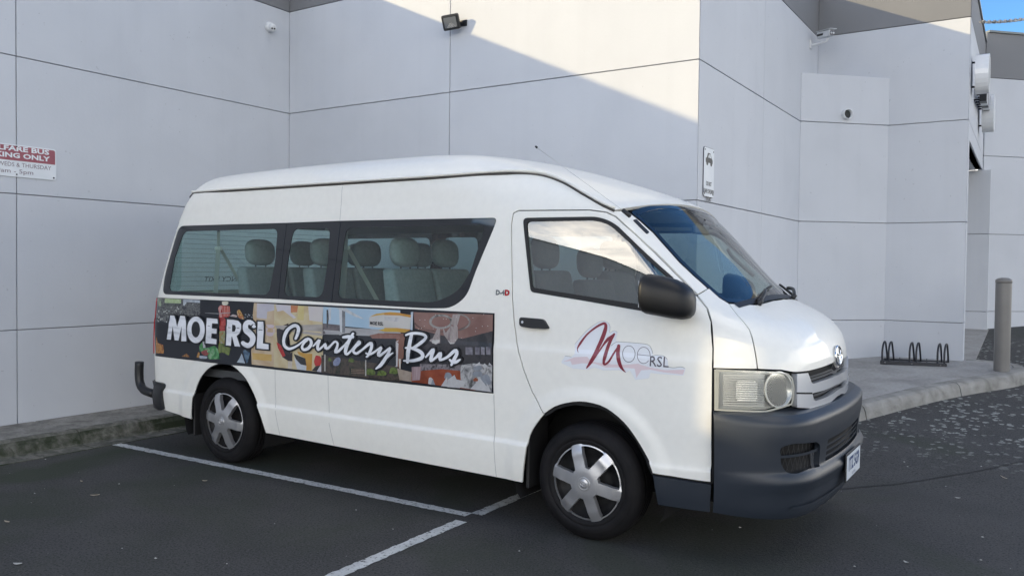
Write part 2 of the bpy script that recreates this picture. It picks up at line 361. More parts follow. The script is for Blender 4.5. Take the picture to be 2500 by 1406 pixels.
rk = empty('kerb'); tag(rk, 'pale concrete kerb curving round the bike rack corner', 'kerb', kind='structure')
arc = np.concatenate([[0], np.cumsum(np.linalg.norm(np.diff(kl, axis=0), axis=1))]); L = arc[-1]
s0 = float(np.interp(3.24, kl[:len(kl)*2//3, 1], arc[:len(kl)*2//3])); s1 = float(np.interp(5.20, kl[:len(kl)*2//3, 1], arc[:len(kl)*2//3]))
cuts = [0, s0, s1, L]
for a, b_ in zip(cuts, cuts[1:]):
    ss = np.linspace(a+.006, b_-.006, max(4, int((b_-a)/.08))); v = []
    for s in ss:
        p = np.array([np.interp(s, arc, kl[:, 0]), np.interp(s, arc, kl[:, 1])]); nn = np.array([np.interp(s, arc, kn[:, 0]), np.interp(s, arc, kn[:, 1])])
        for (o_, z) in kprof:
            q = p+nn*o_; v.append((q[0], q[1], gh(*q)+z+random.uniform(-.0015, .0015)))
    m_ = len(kprof); k = len(ss); f = [(i*m_+j, (i+1)*m_+j, (i+1)*m_+j+1, i*m_+j+1) for i in range(k-1) for j in range(m_-1)] + [tuple(range(m_))[::-1], tuple(range((k-1)*m_, k*m_))]
    link('kerb_segment', mesh('kerb_segment', v, f), M['kerb'], rk)
M['path'] = noisy('grey_path_concrete', [(.25, (.25, .243, .23)), (.5, (.33, .322, .305)), (.75, (.39, .38, .365))], 2.6, 9, .9, .5, bump=.25, bscale=140)
add_grain(M['path'], .86, 1.08, 30)
inner = [tuple(p+n_*.156) for p, n_ in zip(kl, kn)]
poly = inner + [(4.44, 5.90), (3.58, 5.90), (2.78, 5.10), (2.78, 1.5)]
bm = bmesh.new()
vs2 = [Vector(p) for p in poly]; 
gpts = [Vector((x, y)) for x in np.arange(2.8, 5.1, .18) for y in np.arange(1.4, 6.1, .18)]
def inside(p, poly):
    x, y = p; c = False; n = len(poly)
    for i in range(n):
        x1, y1 = poly[i]; x2, y2 = poly[i-1]
        if (y1 > y) != (y2 > y) and x < (x2-x1)*(y-y1)/(y2-y1)+x1: c = not c
    return c
allp = vs2+[g for g in gpts if inside(g, poly)]
r_ = geometry.delaunay_2d_cdt(allp, [(i, (i+1) % len(vs2)) for i in range(len(vs2))], [], 0, 1e-5)
bv = [bm.verts.new((p.x, p.y, gh(p.x, p.y)+.131)) for p in r_[0]]
for t in r_[2]:
    c_ = sum((r_[0][i] for i in t), Vector((0, 0)))/3
    if inside(c_, poly): bm.faces.new([bv[i] for i in t])
tag(from_bm('footpath', bm, M['path'], smooth=True), 'grey concrete footpath under the bike rack and bollard', 'footpath', kind='structure')

# ================================================================== THE BUILDING
M['wall'] = noisy('pale_grey_wall_paint', [(.25, (.525, .548, .585)), (.5, (.55, .573, .61)), (.75, (.57, .593, .63))], 1.6, 8, .72, .5, bump=.08, bscale=40)
def weathered(m, lo):
    n = m.node_tree.nodes; l = m.node_tree.links; b = n['Principled BSDF']; src = b.inputs['Base Color'].links[0].from_socket
    oi = n.new('ShaderNodeObjectInfo'); r1 = n.new('ShaderNodeMapRange'); r1.inputs[3].default_value = .965; r1.inputs[4].default_value = 1.02; l.new(oi.outputs['Random'], r1.inputs[0])
    t = n.new('ShaderNodeTexCoord'); mp = n.new('ShaderNodeMapping'); mp.inputs['Scale'].default_value = (7, 7, .28); l.new(t.outputs['Object'], mp.inputs[0]); x = n.new('ShaderNodeTexNoise'); x.inputs['Scale'].default_value = 1.0; x.inputs['Detail'].default_value = 7; l.new(mp.outputs[0], x.inputs['Vector'])
    r2 = n.new('ShaderNodeMapRange'); r2.inputs[1].default_value = .52; r2.inputs[2].default_value = .78; r2.inputs[3].default_value = 1.0; r2.inputs[4].default_value = lo; l.new(x.outputs[0], r2.inputs[0])
    y = n.new('ShaderNodeTexNoise'); y.inputs['Scale'].default_value = 26; y.inputs['Detail'].default_value = 2; l.new(t.outputs['Object'], y.inputs['Vector']); r3 = n.new('ShaderNodeMapRange'); r3.inputs[1].default_value = .735; r3.inputs[2].default_value = .76; r3.inputs[3].default_value = 1.0; r3.inputs[4].default_value = .82; l.new(y.outputs[0], r3.inputs[0])
    for r in (r1, r2, r3):
        mu = n.new('ShaderNodeMixRGB'); mu.blend_type = 'MULTIPLY'; mu.inputs[0].default_value = 1; l.new(src, mu.inputs[1]); l.new(r.outputs[0], mu.inputs[2]); src = mu.outputs[0]
    l.new(src, b.inputs['Base Color'])
weathered(M['wall'], .972)
M['band'] = noisy('mid_grey_wall_paint', [(.3, (.185, .19, .20)), (.7, (.205, .21, .22))], .9, 6, .75, .3, bump=.08, bscale=40)
M['joint'] = mat('dark_joint_sealant', (.25, .25, .28), .8)
club = empty('club_building', (0, 0, 0)); tag(club, 'large pale grey panel building with recessed joints and dark top band', 'building')
ZR = [0, .93, 2.10, 3.276, 4.448, 4.96]
JT = .008
def wall_run(A, B, cuts, rows, thick=.12, z0=-.2, m0=0, m1=0):
    """panels between plan points A->B (outside on the right of A->B seen from above), cut at distances and heights"""
    A, B = np.array(A, float), np.array(B, float); L = np.linalg.norm(B-A); d = (B-A)/L; out = np.array([d[1], -d[0]])
    cs = [0]+list(cuts)+[L]; zs = rows
    for i in range(len(cs)-1):
        for j in range(len(zs)-1):
            a = cs[i]+(JT/2 if i > 0 else 0); b_ = cs[i+1]-(JT/2 if i < len(cs)-2 else 0)
            lo = (zs[j]+JT/2 if j > 0 else z0); hi = zs[j+1]-(JT/2 if j < len(zs)-2 else 0)
            bm = bmesh.new(); P = [A+d*a, A+d*b_, A+d*(b_+(m1 if i == len(cs)-2 else 0))-out*thick, A+d*(a-(m0 if i == 0 else 0))-out*thick]
            prism(bm, [tuple(p) for p in P], lo, hi)
            bmesh.ops.recalc_face_normals(bm, faces=bm.faces[:])
            bmesh.ops.bevel(bm, geom=[e_ for e_ in bm.edges], offset=.003, segments=1, affect='EDGES')
            from_bm('wall_panel', bm, M['band'] if zs[j] > 4.4 else M['wall'], club)
    # core behind the joints
    bm = bmesh.new(); o = -out*.02
    prism(bm, [tuple(A+d*.03+o), tuple(B-d*.03+o), tuple(B-d*.03-out*.10), tuple(A+d*.03-out*.10)], z0, zs[-1]-.02)
    from_bm('wall_core', bm, M['joint'], club)
# left wing wall (faces +X): outside must be on the right of A->B: going -Y -> +Y puts +X on the right
LW = 24.0
lc = [LW+YB-(YB+1.341) - 3.03*k for k in range(6, -1, -1)]
YS = YB-8.6        # the wing steps down beyond this line
wall_run((XL, YS), (XL, YB), [2.54, 5.57], ZR, m1=.118)
wall_run((XL, YS-14), (XL, YS-.004), [2.0+3.0*k for k in range(4)], [0, .93, 2.10, 3.276, 3.405])
box('wall_panel', (-14, YS-.10, 3.3), (XL-.10, YS+.02, 4.96), M['wall'], club)
# back wall (faces -Y): going -X -> +X puts -Y on the right
wall_run((XL+.003, YB), (XR-.003, YB), [.131-XL], ZR, m0=.115, m1=-.118)
# return wall (faces +X)
wall_run((XR, YB+.003), (XR, YR), [3.55-YB], ZR, m0=-.118, m1=.118)
# end wall beyond the bike rack (faces -Y)
wall_run((XR+.003, YR), (4.44-.003, YR), [], ZR, m0=.115, m1=-.118)
# chamfer infill panel across the inner corner
wall_run((XR+.004, 5.05), (3.596, YR-.003), [], [0, .93, 2.10, 3.276, 3.842], .10)
bm = bmesh.new(); prism(bm, [(XR+.003, 5.15), (3.49, YR-.003), (XR+.003, YR-.003)], 3.70, 3.835); from_bm('ledge', bm, M['wall'], club)
# street side wall (faces +X) over an entry recess
E0, E1 = (4.44, YR+.001), (4.385, 9.32)
wall_run((4.44, YR+.003), (4.4362, 6.10), [], [0, .93, 2.10, 3.276, 4.448, 4.96], m0=-.118)
wall_run((4.4362, 6.10), E1, [], [3.07, 3.276, 4.448, 4.96], z0=3.07)
wall_run((3.7, 9.30), (4.50, 9.30), [], [0, .93, 2.10, 3.06], .1)
wall_run((3.7, 6.2), (3.7, 9.28), [], [0, .93, 2.10, 3.06], .1)
wall_run((4.26, 6.10), (3.7, 6.10), [], [0, 3.06], .1)
bm = bmesh.new(); prism(bm, [(3.7, 6.1), (4.52, 6.1), (4.52, 9.3), (3.7, 9.3)], -.1, .008, gh); tag(from_bm('entry_apron', bm, M['path']), 'pale concrete apron in the entry recess', 'apron', kind='structure')
box('soffit', (3.6, 6.0, 3.062), (4.30, 9.3, 3.10), M['wall'], club)
# far splayed wall
wall_run((4.40, 9.345), (9.4, 14.345), [2.4, 4.8], [0, .93, 2.10, 3.276, 4.448, 5.12])
M['cap'] = mat('grey_parapet_cap', (.20, .22, .22), .5)
def capping(A, B, w=.20, z=4.962, over=.02):
    A, B = np.array(A, float), np.array(B, float); d = (B-A)/np.linalg.norm(B-A); out = np.array([d[1], -d[0]])
    bm = bmesh.new(); prism(bm, [tuple(A+out*over), tuple(B+out*over), tuple(B-out*w), tuple(A-out*w)], z, z+.03); from_bm('parapet_cap', bm, M['cap'], club)
capping((XL, YS), (XL, YB-.03)); capping((XL, YS-14), (XL, YS-.12), z=3.407); capping((XL+.03, YB), (XR, YB)); capping((XR, YB+.03), (XR, YR-.03)); capping((XR+.03, YR), (4.44, YR)); capping((4.44, YR+.03), E1); capping((4.42, 9.36), (9.4, 14.345), z=5.122)
M['roofing'] = mat('grey_roof_sheet', (.3, .3, .31), .6)
box('roof', (-14, YS, 4.72), (XL-.13, YB+12, 4.78), M['roofing'], club); box('roof', (-14, YS-14, 3.20), (XL-.13, YS-.11, 3.26), M['roofing'], club)
box('roof', (XL-.12, YB+.13, 4.72), (XR-.13, YB+12, 4.78), M['roofing'], club)
box('roof', (XR-.12, YR+.13, 4.72), (4.25, 9.2, 4.78), M['roofing'], club)
# ================================================================== THE VAN
van = empty('passenger_van', (0, 0, 0)); tag(van, 'white high-roof courtesy minibus with photo banner parked beside the wall', 'van')
sst = lambda t: (lambda u: u*u*(3-2*u))(np.clip(t, 0, 1))
def smax(a, b, k):
    h = np.maximum(k-np.abs(a-b), 0)/k; return np.maximum(a, b)+h*h*k*.25
fW = pch([.20, .28, .40, .490, .508, .75, 1.032, 1.074, 1.25, 1.45, 1.70, 1.885, 1.925, 2.08, 2.30], [.905, .925, .941, .946, .932, .939, .937, .929, .921, .907, .887, .868, .862, .848, .822])
fF = pch([.20, .60, .80, .95, 1.03, 1.10, 1.18, 1.25, 1.32, 1.40, 1.6], [4.20, 4.245, 4.248, 4.245, 4.238, 4.222, 4.188, 4.150, 4.115, 4.16, 4.6])
fT = pch([-1.2, -.75, -.55, -.3, 0, .6, 1.2, 1.7, 2.0, 2.3, 2.6, 2.9, 3.1, 3.24, 3.34, 3.40, 3.92, 4.06, 4.3, 5.0], [2.16, 2.205, 2.236, 2.256, 2.266, 2.280, 2.285, 2.283, 2.272, 2.232, 2.163, 2.075, 2.010, 1.960, 1.912, 1.862, 1.352, 1.283, 1.13, .5])
fB = pch([.2, .5, .9, 1.2, 1.35, 1.66, 1.9, 2.08, 2.2, 2.4], [-1.01, -1.045, -1.05, -1.035, -.995, -.885, -.785, -.695, -.61, -.45])
WC = [(0.0, .335), (3.11, .335)]
def f_side(x, a, z):
    w = fW(z) - .028*np.clip(x-3.2, 0, 2)**2 - .016*np.clip(-x, 0, 2)**2
    for (cx, cz) in WC:
        r = np.hypot(x-cx, z-cz); w = w + .013*(1-sst((r-.455)/.085))*sst((z-.15)/.2)
    return a-w
def body(P):
    x, y, z = P[:, 0], P[:, 1], P[:, 2]; a = np.abs(y)
    fs = f_side(x, a, z)
    ff = (x-(fF(z)-.19*a*a))*.97
    xs = x+.19*a*a*sst((x-2.1)/.9)
    T = fT(xs)-.075*a*a; sl = (fT(xs+.03)-fT(xs-.03))/.06
    ft = (z-T)/np.sqrt(1+sl*sl)
    fr = (fB(z)+.11*a*a-x)*.95
    lo = smax(fs, ff, .44)
    kt = .055+.19*(1-sst((x-2.4)/.9))
    top = smax(lo, ft, kt)
    return smax(top, fr, .16)
fBW = pch([.20, .26, .34, .48, .60, .70, .76, .792, .84], [.885, .905, .925, .942, .948, .950, .947, .938, .90])
fBF = pch([.20, .25, .30, .40, .435, .462, .485, .52, .60, .70, .752, .772, .792, .84], [4.20, 4.255, 4.285, 4.304, 4.318, 4.327, 4.318, 4.296, 4.302, 4.314, 4.315, 4.303, 4.270, 4.18])
def bumper(P):
    x, y, z = P[:, 0], P[:, 1], P[:, 2]; a = np.abs(y)
    w = fBW(z)-.02*np.clip(x-3.4, 0, 2)**2
    return smax(a-w, (x-(fBF(z)-.115*a*a))*.98, .34)
def grad(F, P, h=2e-3):
    g = np.stack([F(P+np.eye(3)[i]*h)-F(P-np.eye(3)[i]*h) for i in range(3)], 1); return g/np.maximum(np.linalg.norm(g, axis=1, keepdims=True), 1e-9)
def bisect(F, A, B, n=34):
    """A outside (F>0), B inside"""
    A, B = A.copy(), B.copy()
    for _ in range(n):
        m_ = .5*(A+B); o = (F(m_) > 0)[:, None]; A = np.where(o, m_, A); B = np.where(o, B, m_)
    return .5*(A+B)
def trace(px, F=body):
    """photo pixels -> points on the skin of the van"""
    d = raydir(px); t = np.linspace(2.2, 9.5, 500); out = []
    for dd in d:
        P = CAM+dd*t[:, None]; v = F(P); i = np.argmax(v < 0)
        if v[i] >= 0: i = int(np.argmin(v)); out.append(P[i]); continue
        out.append(bisect(F, P[i-1:i], P[i:i+1])[0])
    return np.array(out)
class Side:
    def __init__(s, F=body): s.F = F
    def fwd(s, P): return P[:, [0, 2]]
    def inv(s, q):
        A = np.stack([q[:, 0], np.full(len(q), -1.3), q[:, 1]], 1); B = A.copy(); B[:, 1] = -.02; return bisect(s.F, A, B)
class Cyl:
    R = .9
    def __init__(s, F=body, cx=3.25): s.F = F; s.cx = cx
    def fwd(s, P): return np.stack([np.arctan2(-P[:, 1], P[:, 0]-s.cx)*s.R, P[:, 2]], 1)
    def inv(s, q):
        t = q[:, 0]/s.R; c = np.stack([np.full(len(q), s.cx), np.zeros(len(q)), q[:, 1]], 1); d = np.stack([np.cos(t), -np.sin(t), np.zeros(len(q))], 1)
        return bisect(s.F, c+d*2.2, c+d*.02)
class Top:
    def __init__(s, F=body): s.F = F
    def fwd(s, P): return P[:, [0, 1]]
    def inv(s, q):
        A = np.stack([q[:, 0], q[:, 1], np.full(len(q), 2.7)], 1); B = A.copy(); B[:, 2] = .9; return bisect(s.F, A, B)
class Roof:
    def __init__(s, F=body, cz=1.45): s.F = F; s.cz = cz
    def fwd(s, P): return np.stack([P[:, 0], np.arctan2(-P[:, 1], P[:, 2]-s.cz)*.8], 1)
    def inv(s, q):
        t = q[:, 1]/.8; c = np.stack([q[:, 0], np.zeros(len(q)), np.full(len(q), s.cz)], 1); d = np.stack([np.zeros(len(q)), -np.sin(t), np.cos(t)], 1)
        return bisect(s.F, c+d*1.6, c+d*.02)
class Rear:
    def __init__(s, F=body, cx=.6): s.F = F; s.cx = cx
    def fwd(s, P): return np.stack([np.arctan2(-P[:, 1], s.cx-P[:, 0])*.9, P[:, 2]], 1)
    def inv(s, q):
        t = q[:, 0]/.9; c = np.stack([np.full(len(q), s.cx), np.zeros(len(q)), q[:, 1]], 1); d = np.stack([-np.cos(t), -np.sin(t), np.zeros(len(q))], 1)
        return bisect(s.F, c+d*2.2, c+d*.02)
SIDE, CYL, TOPP, ROOF, REAR = Side(), Cyl(), Top(), Roof(), Rear()
BCYL = Cyl(bumper); BSIDE = Side(bumper)

def rounded(pts, r, n=6):
    """polygon with rounded corners; pts (k,2), r scalar or list"""
    P = np.asarray(pts, float); k = len(P); R = r if hasattr(r, '__len__') else [r]*k; out = []
    for i in range(k):
        p0, p, p1 = P[i-1], P[i], P[(i+1) % k]; a = p0-p; b = p1-p; la, lb = np.linalg.norm(a), np.linalg.norm(b)
        if R[i] <= 1e-6: out.append(p); continue
        a /= la; b /= lb; t = min(R[i], .45*la, .45*lb)
        for s in np.linspace(0, 1, n): out.append((1-s)**2*(p+a*t)+2*s*(1-s)*p+s*s*(p+b*t))
    return np.array(out)
def densify(P, step):
    P = np.asarray(P, float); out = []
    for i in range(len(P)):
        a, b = P[i], P[(i+1) % len(P)]; k = max(1, int(math.ceil(np.linalg.norm(b-a)/step)))
        for t in range(k): out.append(a+(b-a)*t/k)
    out = np.array(out); keep = [0]
    for i in range(1, len(out)):
        if np.linalg.norm(out[i]-out[keep[-1]]) > 1e-4: keep.append(i)
    return out[keep]
def area(P): return .5*np.sum(P[:, 0]*np.roll(P[:, 1], -1)-np.roll(P[:, 0], -1)*P[:, 1])
def inset(P, d):
    """shrink polygon by d (negative grows)"""
    P = np.asarray(P, float)
    if area(P) < 0: P = P[::-1]
    e = np.roll(P, -1, 0)-P; e /= np.maximum(np.linalg.norm(e, axis=1, keepdims=True), 1e-9); n = np.stack([-e[:, 1], e[:, 0]], 1)
    m_ = n+np.roll(n, 1, 0); m_ /= np.maximum(np.linalg.norm(m_, axis=1, keepdims=True), 1e-6); c = np.maximum((m_*n).sum(1), .35)
    return P+m_*(d/c)[:, None]
def in_poly(Q, P):
    x, y = Q[:, 0], Q[:, 1]; c = np.zeros(len(Q), bool); x1, y1 = P[:, 0], P[:, 1]; x2, y2 = np.roll(x1, 1), np.roll(y1, 1)
    for i in range(len(P)):
        if y1[i] == y2[i]: continue
        s = ((y1[i] > y) != (y2[i] > y)) & (x < (x2[i]-x1[i])*(y-y1[i])/(y2[i]-y1[i])+x1[i]); c ^= s
    return c
def cdt(loops, step, seg=None):
    """triangulate outline + holes with an even grid inside"""
    seg = seg or step; L = [densify(p, seg) for p in loops]; pts = np.concatenate(L); edges = []; o = 0
    for p in L:
        edges += [(o+i, o+(i+1) % len(p)) for i in range(len(p))]; o += len(p)
    lo, hi = L[0].min(0), L[0].max(0)
    nx_, ny_ = max(1, int((hi[0]-lo[0])/step)), max(1, int((hi[1]-lo[1])/step))
    G = np.stack(np.meshgrid(np.linspace(lo[0], hi[0], nx_+1)[1:-1] if nx_ > 1 else [], np.linspace(lo[1], hi[1], ny_+1)[1:-1] if ny_ > 1 else []), -1).reshape(-1, 2)
    if len(G):
        ok = in_poly(G, L[0])
        for h in L[1:]: ok &= ~in_poly(G, h)
        G = G[ok]
    if len(G):
        d2 = np.full(len(G), 1e9)
        for p in pts: d2 = np.minimum(d2, ((G-p)**2).sum(1))
        G = G[d2 > (.45*min(step, seg*1.2))**2]
    allp = np.concatenate([pts, G]) if len(G) else pts
    r = geometry.delaunay_2d_cdt([Vector(p) for p in allp], edges, [], 0, 1e-6)
    V = np.array([tuple(v) for v in r[0]]); T = np.array([t for t in r[2] if len(t) == 3])
    C = V[T].mean(1); ok = in_poly(C, L[0])
    for h in L[1:]: ok &= ~in_poly(C, h)
    T = T[ok]
    a = V[T]; ar = (a[:, 1, 0]-a[:, 0, 0])*(a[:, 2, 1]-a[:, 0, 1])-(a[:, 2, 0]-a[:, 0, 0])*(a[:, 1, 1]-a[:, 0, 1]); T = T[np.abs(ar) > 1e-10]
    return V, T
def skin(name, proj, loops, m, parent=None, step=.035, off=0., rim=.012, mirror=True, seg=None, post=None, rimmat=None, sides=('R', 'L')):
    """panel cut out of the van's skin: outline (+holes) in proj coordinates. rim>0 folds the edges inward"""
    V, T = cdt(loops, step, seg); P = proj.inv(V); Nn = grad(proj.F, P)
    P = P+Nn*off
    if post is not None: P = post(P, Nn)
    # orient
    fn = np.cross(P[T[:, 1]]-P[T[:, 0]], P[T[:, 2]]-P[T[:, 0]]); flip = (fn*Nn[T[:, 0]]).sum(1) < 0; T = np.where(flip[:, None], T[:, ::-1], T)
    verts = [tuple(p) for p in P]; faces = [tuple(t) for t in T]; norms = list(Nn)
    if rim:
        ec = {}
        for t in T:
            for i in range(3): ec[(t[i], t[(i+1) % 3])] = 1
        bnd = [e_ for e_ in ec if (e_[1], e_[0]) not in ec]; base = {}
        for a, b in bnd:
            for k in (a, b):
                if k not in base:
                    base[k] = len(verts); verts += [tuple(P[k]), tuple(P[k]-Nn[k]*rim)]; norms += [None, None]
            faces.append((base[b], base[a], base[a]+1, base[b]+1))
            e_ = P[b]-P[a]; s_ = np.cross(e_, Nn[a]); s_ /= max(np.linalg.norm(s_), 1e-9)
            for k in (base[a], base[a]+1, base[b], base[b]+1): norms[k] = s_ if norms[k] is None else norms[k]+s_
    nv = np.array(norms); nv /= np.maximum(np.linalg.norm(nv, axis=1, keepdims=True), 1e-9)
    res = []
    for sgn in ([1, -1] if mirror else [1]):
        v2 = [(p[0], p[1]*sgn, p[2]) for p in verts]; f2 = faces if sgn > 0 else [f[::-1] for f in faces]
        me = mesh(name, v2, f2); me.shade_smooth(); me.normals_split_custom_set_from_vertices([tuple(q*np.array([1, sgn, 1])) for q in nv])
        res.append(link(name, me, m, parent or van))
    return res
def K(x0, y0, s): return lambda pts: np.array([(x0+p[0]/s, y0+p[1]/s) for p in pts], float)
def trace_side(px):
    """as trace, for the flat flank: intersect with a plane and correct a few times"""
    d = raydir(px); y = np.full(len(d), -.935)
    for _ in range(4):
        P = CAM+d*((y-CAM[1])/d[:, 1])[:, None]; y = bisect(body, np.stack([P[:, 0], np.full(len(d), -1.0), P[:, 2]], 1), np.stack([P[:, 0], np.full(len(d), -.7), P[:, 2]], 1), 18)[:, 1]
    return CAM+d*((y-CAM[1])/d[:, 1])[:, None]
def strace(px): return SIDE.fwd(trace(px))
def ribbon(name, proj, pts, w, m, off=.0012, mirror=True, parent=None, closed=False, step=.03):
    """thin strip lying on the skin; pts in proj coordinates"""
    P = np.asarray(pts, float); d = np.gradient(P, axis=0); d /= np.maximum(np.linalg.norm(d, axis=1, keepdims=True), 1e-9); n = np.stack([-d[:, 1], d[:, 0]], 1)
    ww = np.asarray(w)/2*np.ones(len(P)); A, B = P+n*ww[:, None], P-n*ww[:, None]; V = np.concatenate([A, B]); Q = proj.inv(V); Nn = grad(proj.F, Q); Q = Q+Nn*off
    k = len(P); f = [(i, i+1, k+i+1, k+i) for i in range(k-1)]; res = []
    for sg in ((1, -1) if mirror else (1,)):
        o = link(name, mesh(name, Q*np.array([1, sg, 1]), f), m, parent or van, True); res.append(o)
    return res
G1 = .0040      # half a panel gap
# ---- outlines traced on the photograph (side of the van) ---------------------------------------
gut = ROOF.fwd(trace([(470, 471.5), (561, 465.8), (723, 456.6), (897, 445), (1060, 435), (1200, 425.5), (1262, 424), (1312, 427), (1344, 434.8), (1379, 449), (1424, 475), (1472, 502), (1500, 515)]))
gutP = ROOF.inv(gut)
gutP = np.concatenate([[(-.66, gutP[0, 1]*.985, 2.080)], gutP]); gutP[1:6, 2] = 2.081
gutP = ROOF.inv(ROOF.fwd(gutP))
wsE = trace([(1536, 517), (1566, 541), (1596, 568), (1628, 604), (1660, 640), (1695, 673), (1730, 704), (1756, 726), (1777, 739)])   # near edge of the windscreen
door_px = [(1248.6, 548), (1253, 521), (1266, 514), (1440, 512.6), (1481, 518), (1504, 529), (1550, 570), (1600, 615.6), (1650, 666), (1702, 719.6), (1728, 753), (1737, 785), (1741, 850), (1740, 905), (1739, 1000), (1736.5, 1177.5), (1592, 1155.5), (1584, 1132), (1555, 1075), (1522, 1031), (1481, 998), (1448, 985.5), (1415, 981), (1382, 985), (1353, 994), (1328, 1011), (1299, 956), (1278.4, 902.7), (1262, 838.7), (1255.7, 791), (1251, 730)]
door = strace(door_px)
cabwin_out = rounded(strace([(1277, 533), (1460, 530), (1500, 545), (1640, 676), (1692, 742), (1690, 767), (1640, 768), (1560, 757), (1424, 733), (1296, 712)]), [.03, .05, .09, .0, .05, .03, .0, 0, 0, .02])
cabwin_in = rounded(strace([(1285, 541), (1452, 537.5), (1490, 550), (1627, 672), (1672, 729), (1676, 757), (1640, 755), (1556, 742), (1424, 722), (1299, 702)]), [.03, .05, .09, .0, .04, .02, 0, 0, 0, .02])
band_out = rounded(strace([(437, 553), (560, 549), (698, 545.5), (830, 540.5), (1020, 537), (1213, 533), (1203, 560), (1161, 660), (1138, 724), (1100, 751), (1040, 751), (830, 739), (680, 729), (397, 717), (403, 670)]), [.07, 0, 0, 0, 0, .05, 0, 0, .10, .12, .05, 0, 0, .05, .06])
clearA = rounded(strace([(449, 565), (678, 559), (671, 640), (656, 720), (540, 716), (412, 710), (426, 630)]), [.05, .05, 0, .06, 0, .05, 0])
clearB = rounded(strace([(716, 558.5), (806, 556.5), (800, 640), (786, 726), (692, 722), (702, 640)]), [.06, .05, 0, .06, .06, 0])
clearC = rounded(strace([(845, 556), (1010, 553), (1186, 549.5), (1148, 664), (1118, 712), (1062, 739), (960, 734), (824, 727), (833, 643)]), [.06, 0, .05, 0, .10, .12, 0, .05, 0])
archR = strace([(467, 1021), (472, 964), (487, 927), (507, 901), (530, 889), (547, 887), (567, 893), (594, 917), (611, 944), (626, 978), (637.6, 1021), (649, 1057)])
archRd = smooth_line(archR, .03)
sill_f = strace([(1276, 1178)])[0]; fa_rear = smooth_line(strace([(1276, 1178), (1284.6, 1092.5), (1294, 1062), (1308, 1037), (1328, 1011)]), .03)
# ---- body side behind the door: one pressing, with the door aperture, window aperture and wheel arch -------------------------
gs = SIDE.fwd(gutP)
rearX = lambda z: float(fB(np.array([z]))[0])+.165
rear_edge = [(rearX(z), z) for z in np.linspace(2.06, .36, 18)]
ws = SIDE.fwd(wsE)
zb = .305
bottom = [(rearX(.36)+.01, .345), (archR[0][0], .300)]
# region boundary: rear edge (top->bottom), bottom, rear arch, sill, front arch rear half up to door, then round the door front to the windscreen and back along the gutter
drear = door[25:]                        # door rear edge from arch upward
dtop = door[:10]                         # up over the top and down the A pillar
seamP = strace([(1702, 719.6), (1731, 703)])
loop = [tuple(p) for p in rear_edge] + bottom + [tuple(p) for p in archRd[1:-1]] + [tuple(archR[-1])] + [tuple(sill_f)] + [tuple(p) for p in fa_rear[1:]]
loop += [tuple(p) for p in drear[1:]] + [tuple(p) for p in dtop] + [tuple(p) for p in ws[6::-1]] + [(gs[-1][0]+.02, gs[-1][1])] + [tuple(p) for p in gs[::-1]]
side_loop = np.array(loop)
band_hole = band_out
def gapped(P, g=G1): return inset(P, g)
# split lines of the side (fine vertical joints seen on the photo)
side_panels = skin('body_side', SIDE, [gapped(side_loop, .0025), inset(band_hole, -.004)], M['paint'], step=.019, seg=.02)
for o in side_panels: o['label'] = 'white side body panel of the van'
trim_loop = np.array([(rearX(2.02)+.06, 2.02), (rearX(1.6)+.06, 1.6), (rearX(1.05)+.06, 1.05), (2.58, 1.05), (2.58, 1.9), (2.62, 2.0)])
trim_in = skin('interior_side_trim', SIDE, [trim_loop, inset(band_hole, -.002)], M['intrim'], step=.09, off=-.05, rim=0)
# fine joints in the side panel
M['seam'] = mat('panel_seam_shadow', (.42, .43, .42), .6)
for pts in ([(672, 889), (674, 980), (684, 1062)], [(801, 914), (804, 1010), (816, 1087)], [(1206, 963), (1206, 1080), (1212, 1163)], [(838, 446), (834, 490), (830, 538)]):
    ribbon('panel_joint', SIDE, smooth_line(strace(pts), .05), .0035, M['seam'], mirror=False)
# ---- cab door ---------------------------------------------------------------------------------------
door_loop = gapped(np.concatenate([door[:16], smooth_line(door[16:26], .03), door[26:]]))
# recess behind the door handle
hx, hz = strace([(1307, 806)])[0]
def door_post(P, Nn):
    d = np.hypot((P[:, 0]-hx)/.085, (P[:, 2]-(hz-.005))/.042); return P-Nn*(.016*(1-sst((d-.55)/.6)))[:, None]
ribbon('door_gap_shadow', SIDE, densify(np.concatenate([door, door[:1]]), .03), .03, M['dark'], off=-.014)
cab_doors = skin('cab_door', SIDE, [door_loop, inset(cabwin_out, -.003)], M['paint'], step=.018, seg=.02, post=door_post)
skin('door_trim', SIDE, [inset(door_loop, .03), inset(cabwin_out, .0)], M['intrim'], step=.09, off=-.06, rim=0)
skin('window_seal', SIDE, [inset(cabwin_out, -.001), cabwin_in], M['rubber'], step=.04, off=.001, rim=.01)
skin('cab_window', SIDE, [inset(cabwin_in, -.006)], M['cabglass'], step=.025, off=-.007, rim=0)
# dark glass band with three clear lights
skin('window_border', SIDE, [band_out, clearA, clearB, clearC], M['frit'], step=.05, seg=.03, off=-.001, rim=.006)
for cl in (clearA, clearB, clearC): skin('side_window', SIDE, [inset(cl, -.004)], M['glass'], step=.06, off=-.0035, rim=0)
skin('window_seal', SIDE, [inset(band_out, -.004), inset(band_out, .0005)], M['rubber'], step=.05, seg=.03, off=-.003, rim=.006)
for px in ([(699.5, 547), (690, 620), (679, 728)], [(831, 541.5), (822, 620), (809, 737)]):
    ribbon('window_joint', SIDE, smooth_line(strace(px), .05), .004, M['trim'], off=.001)
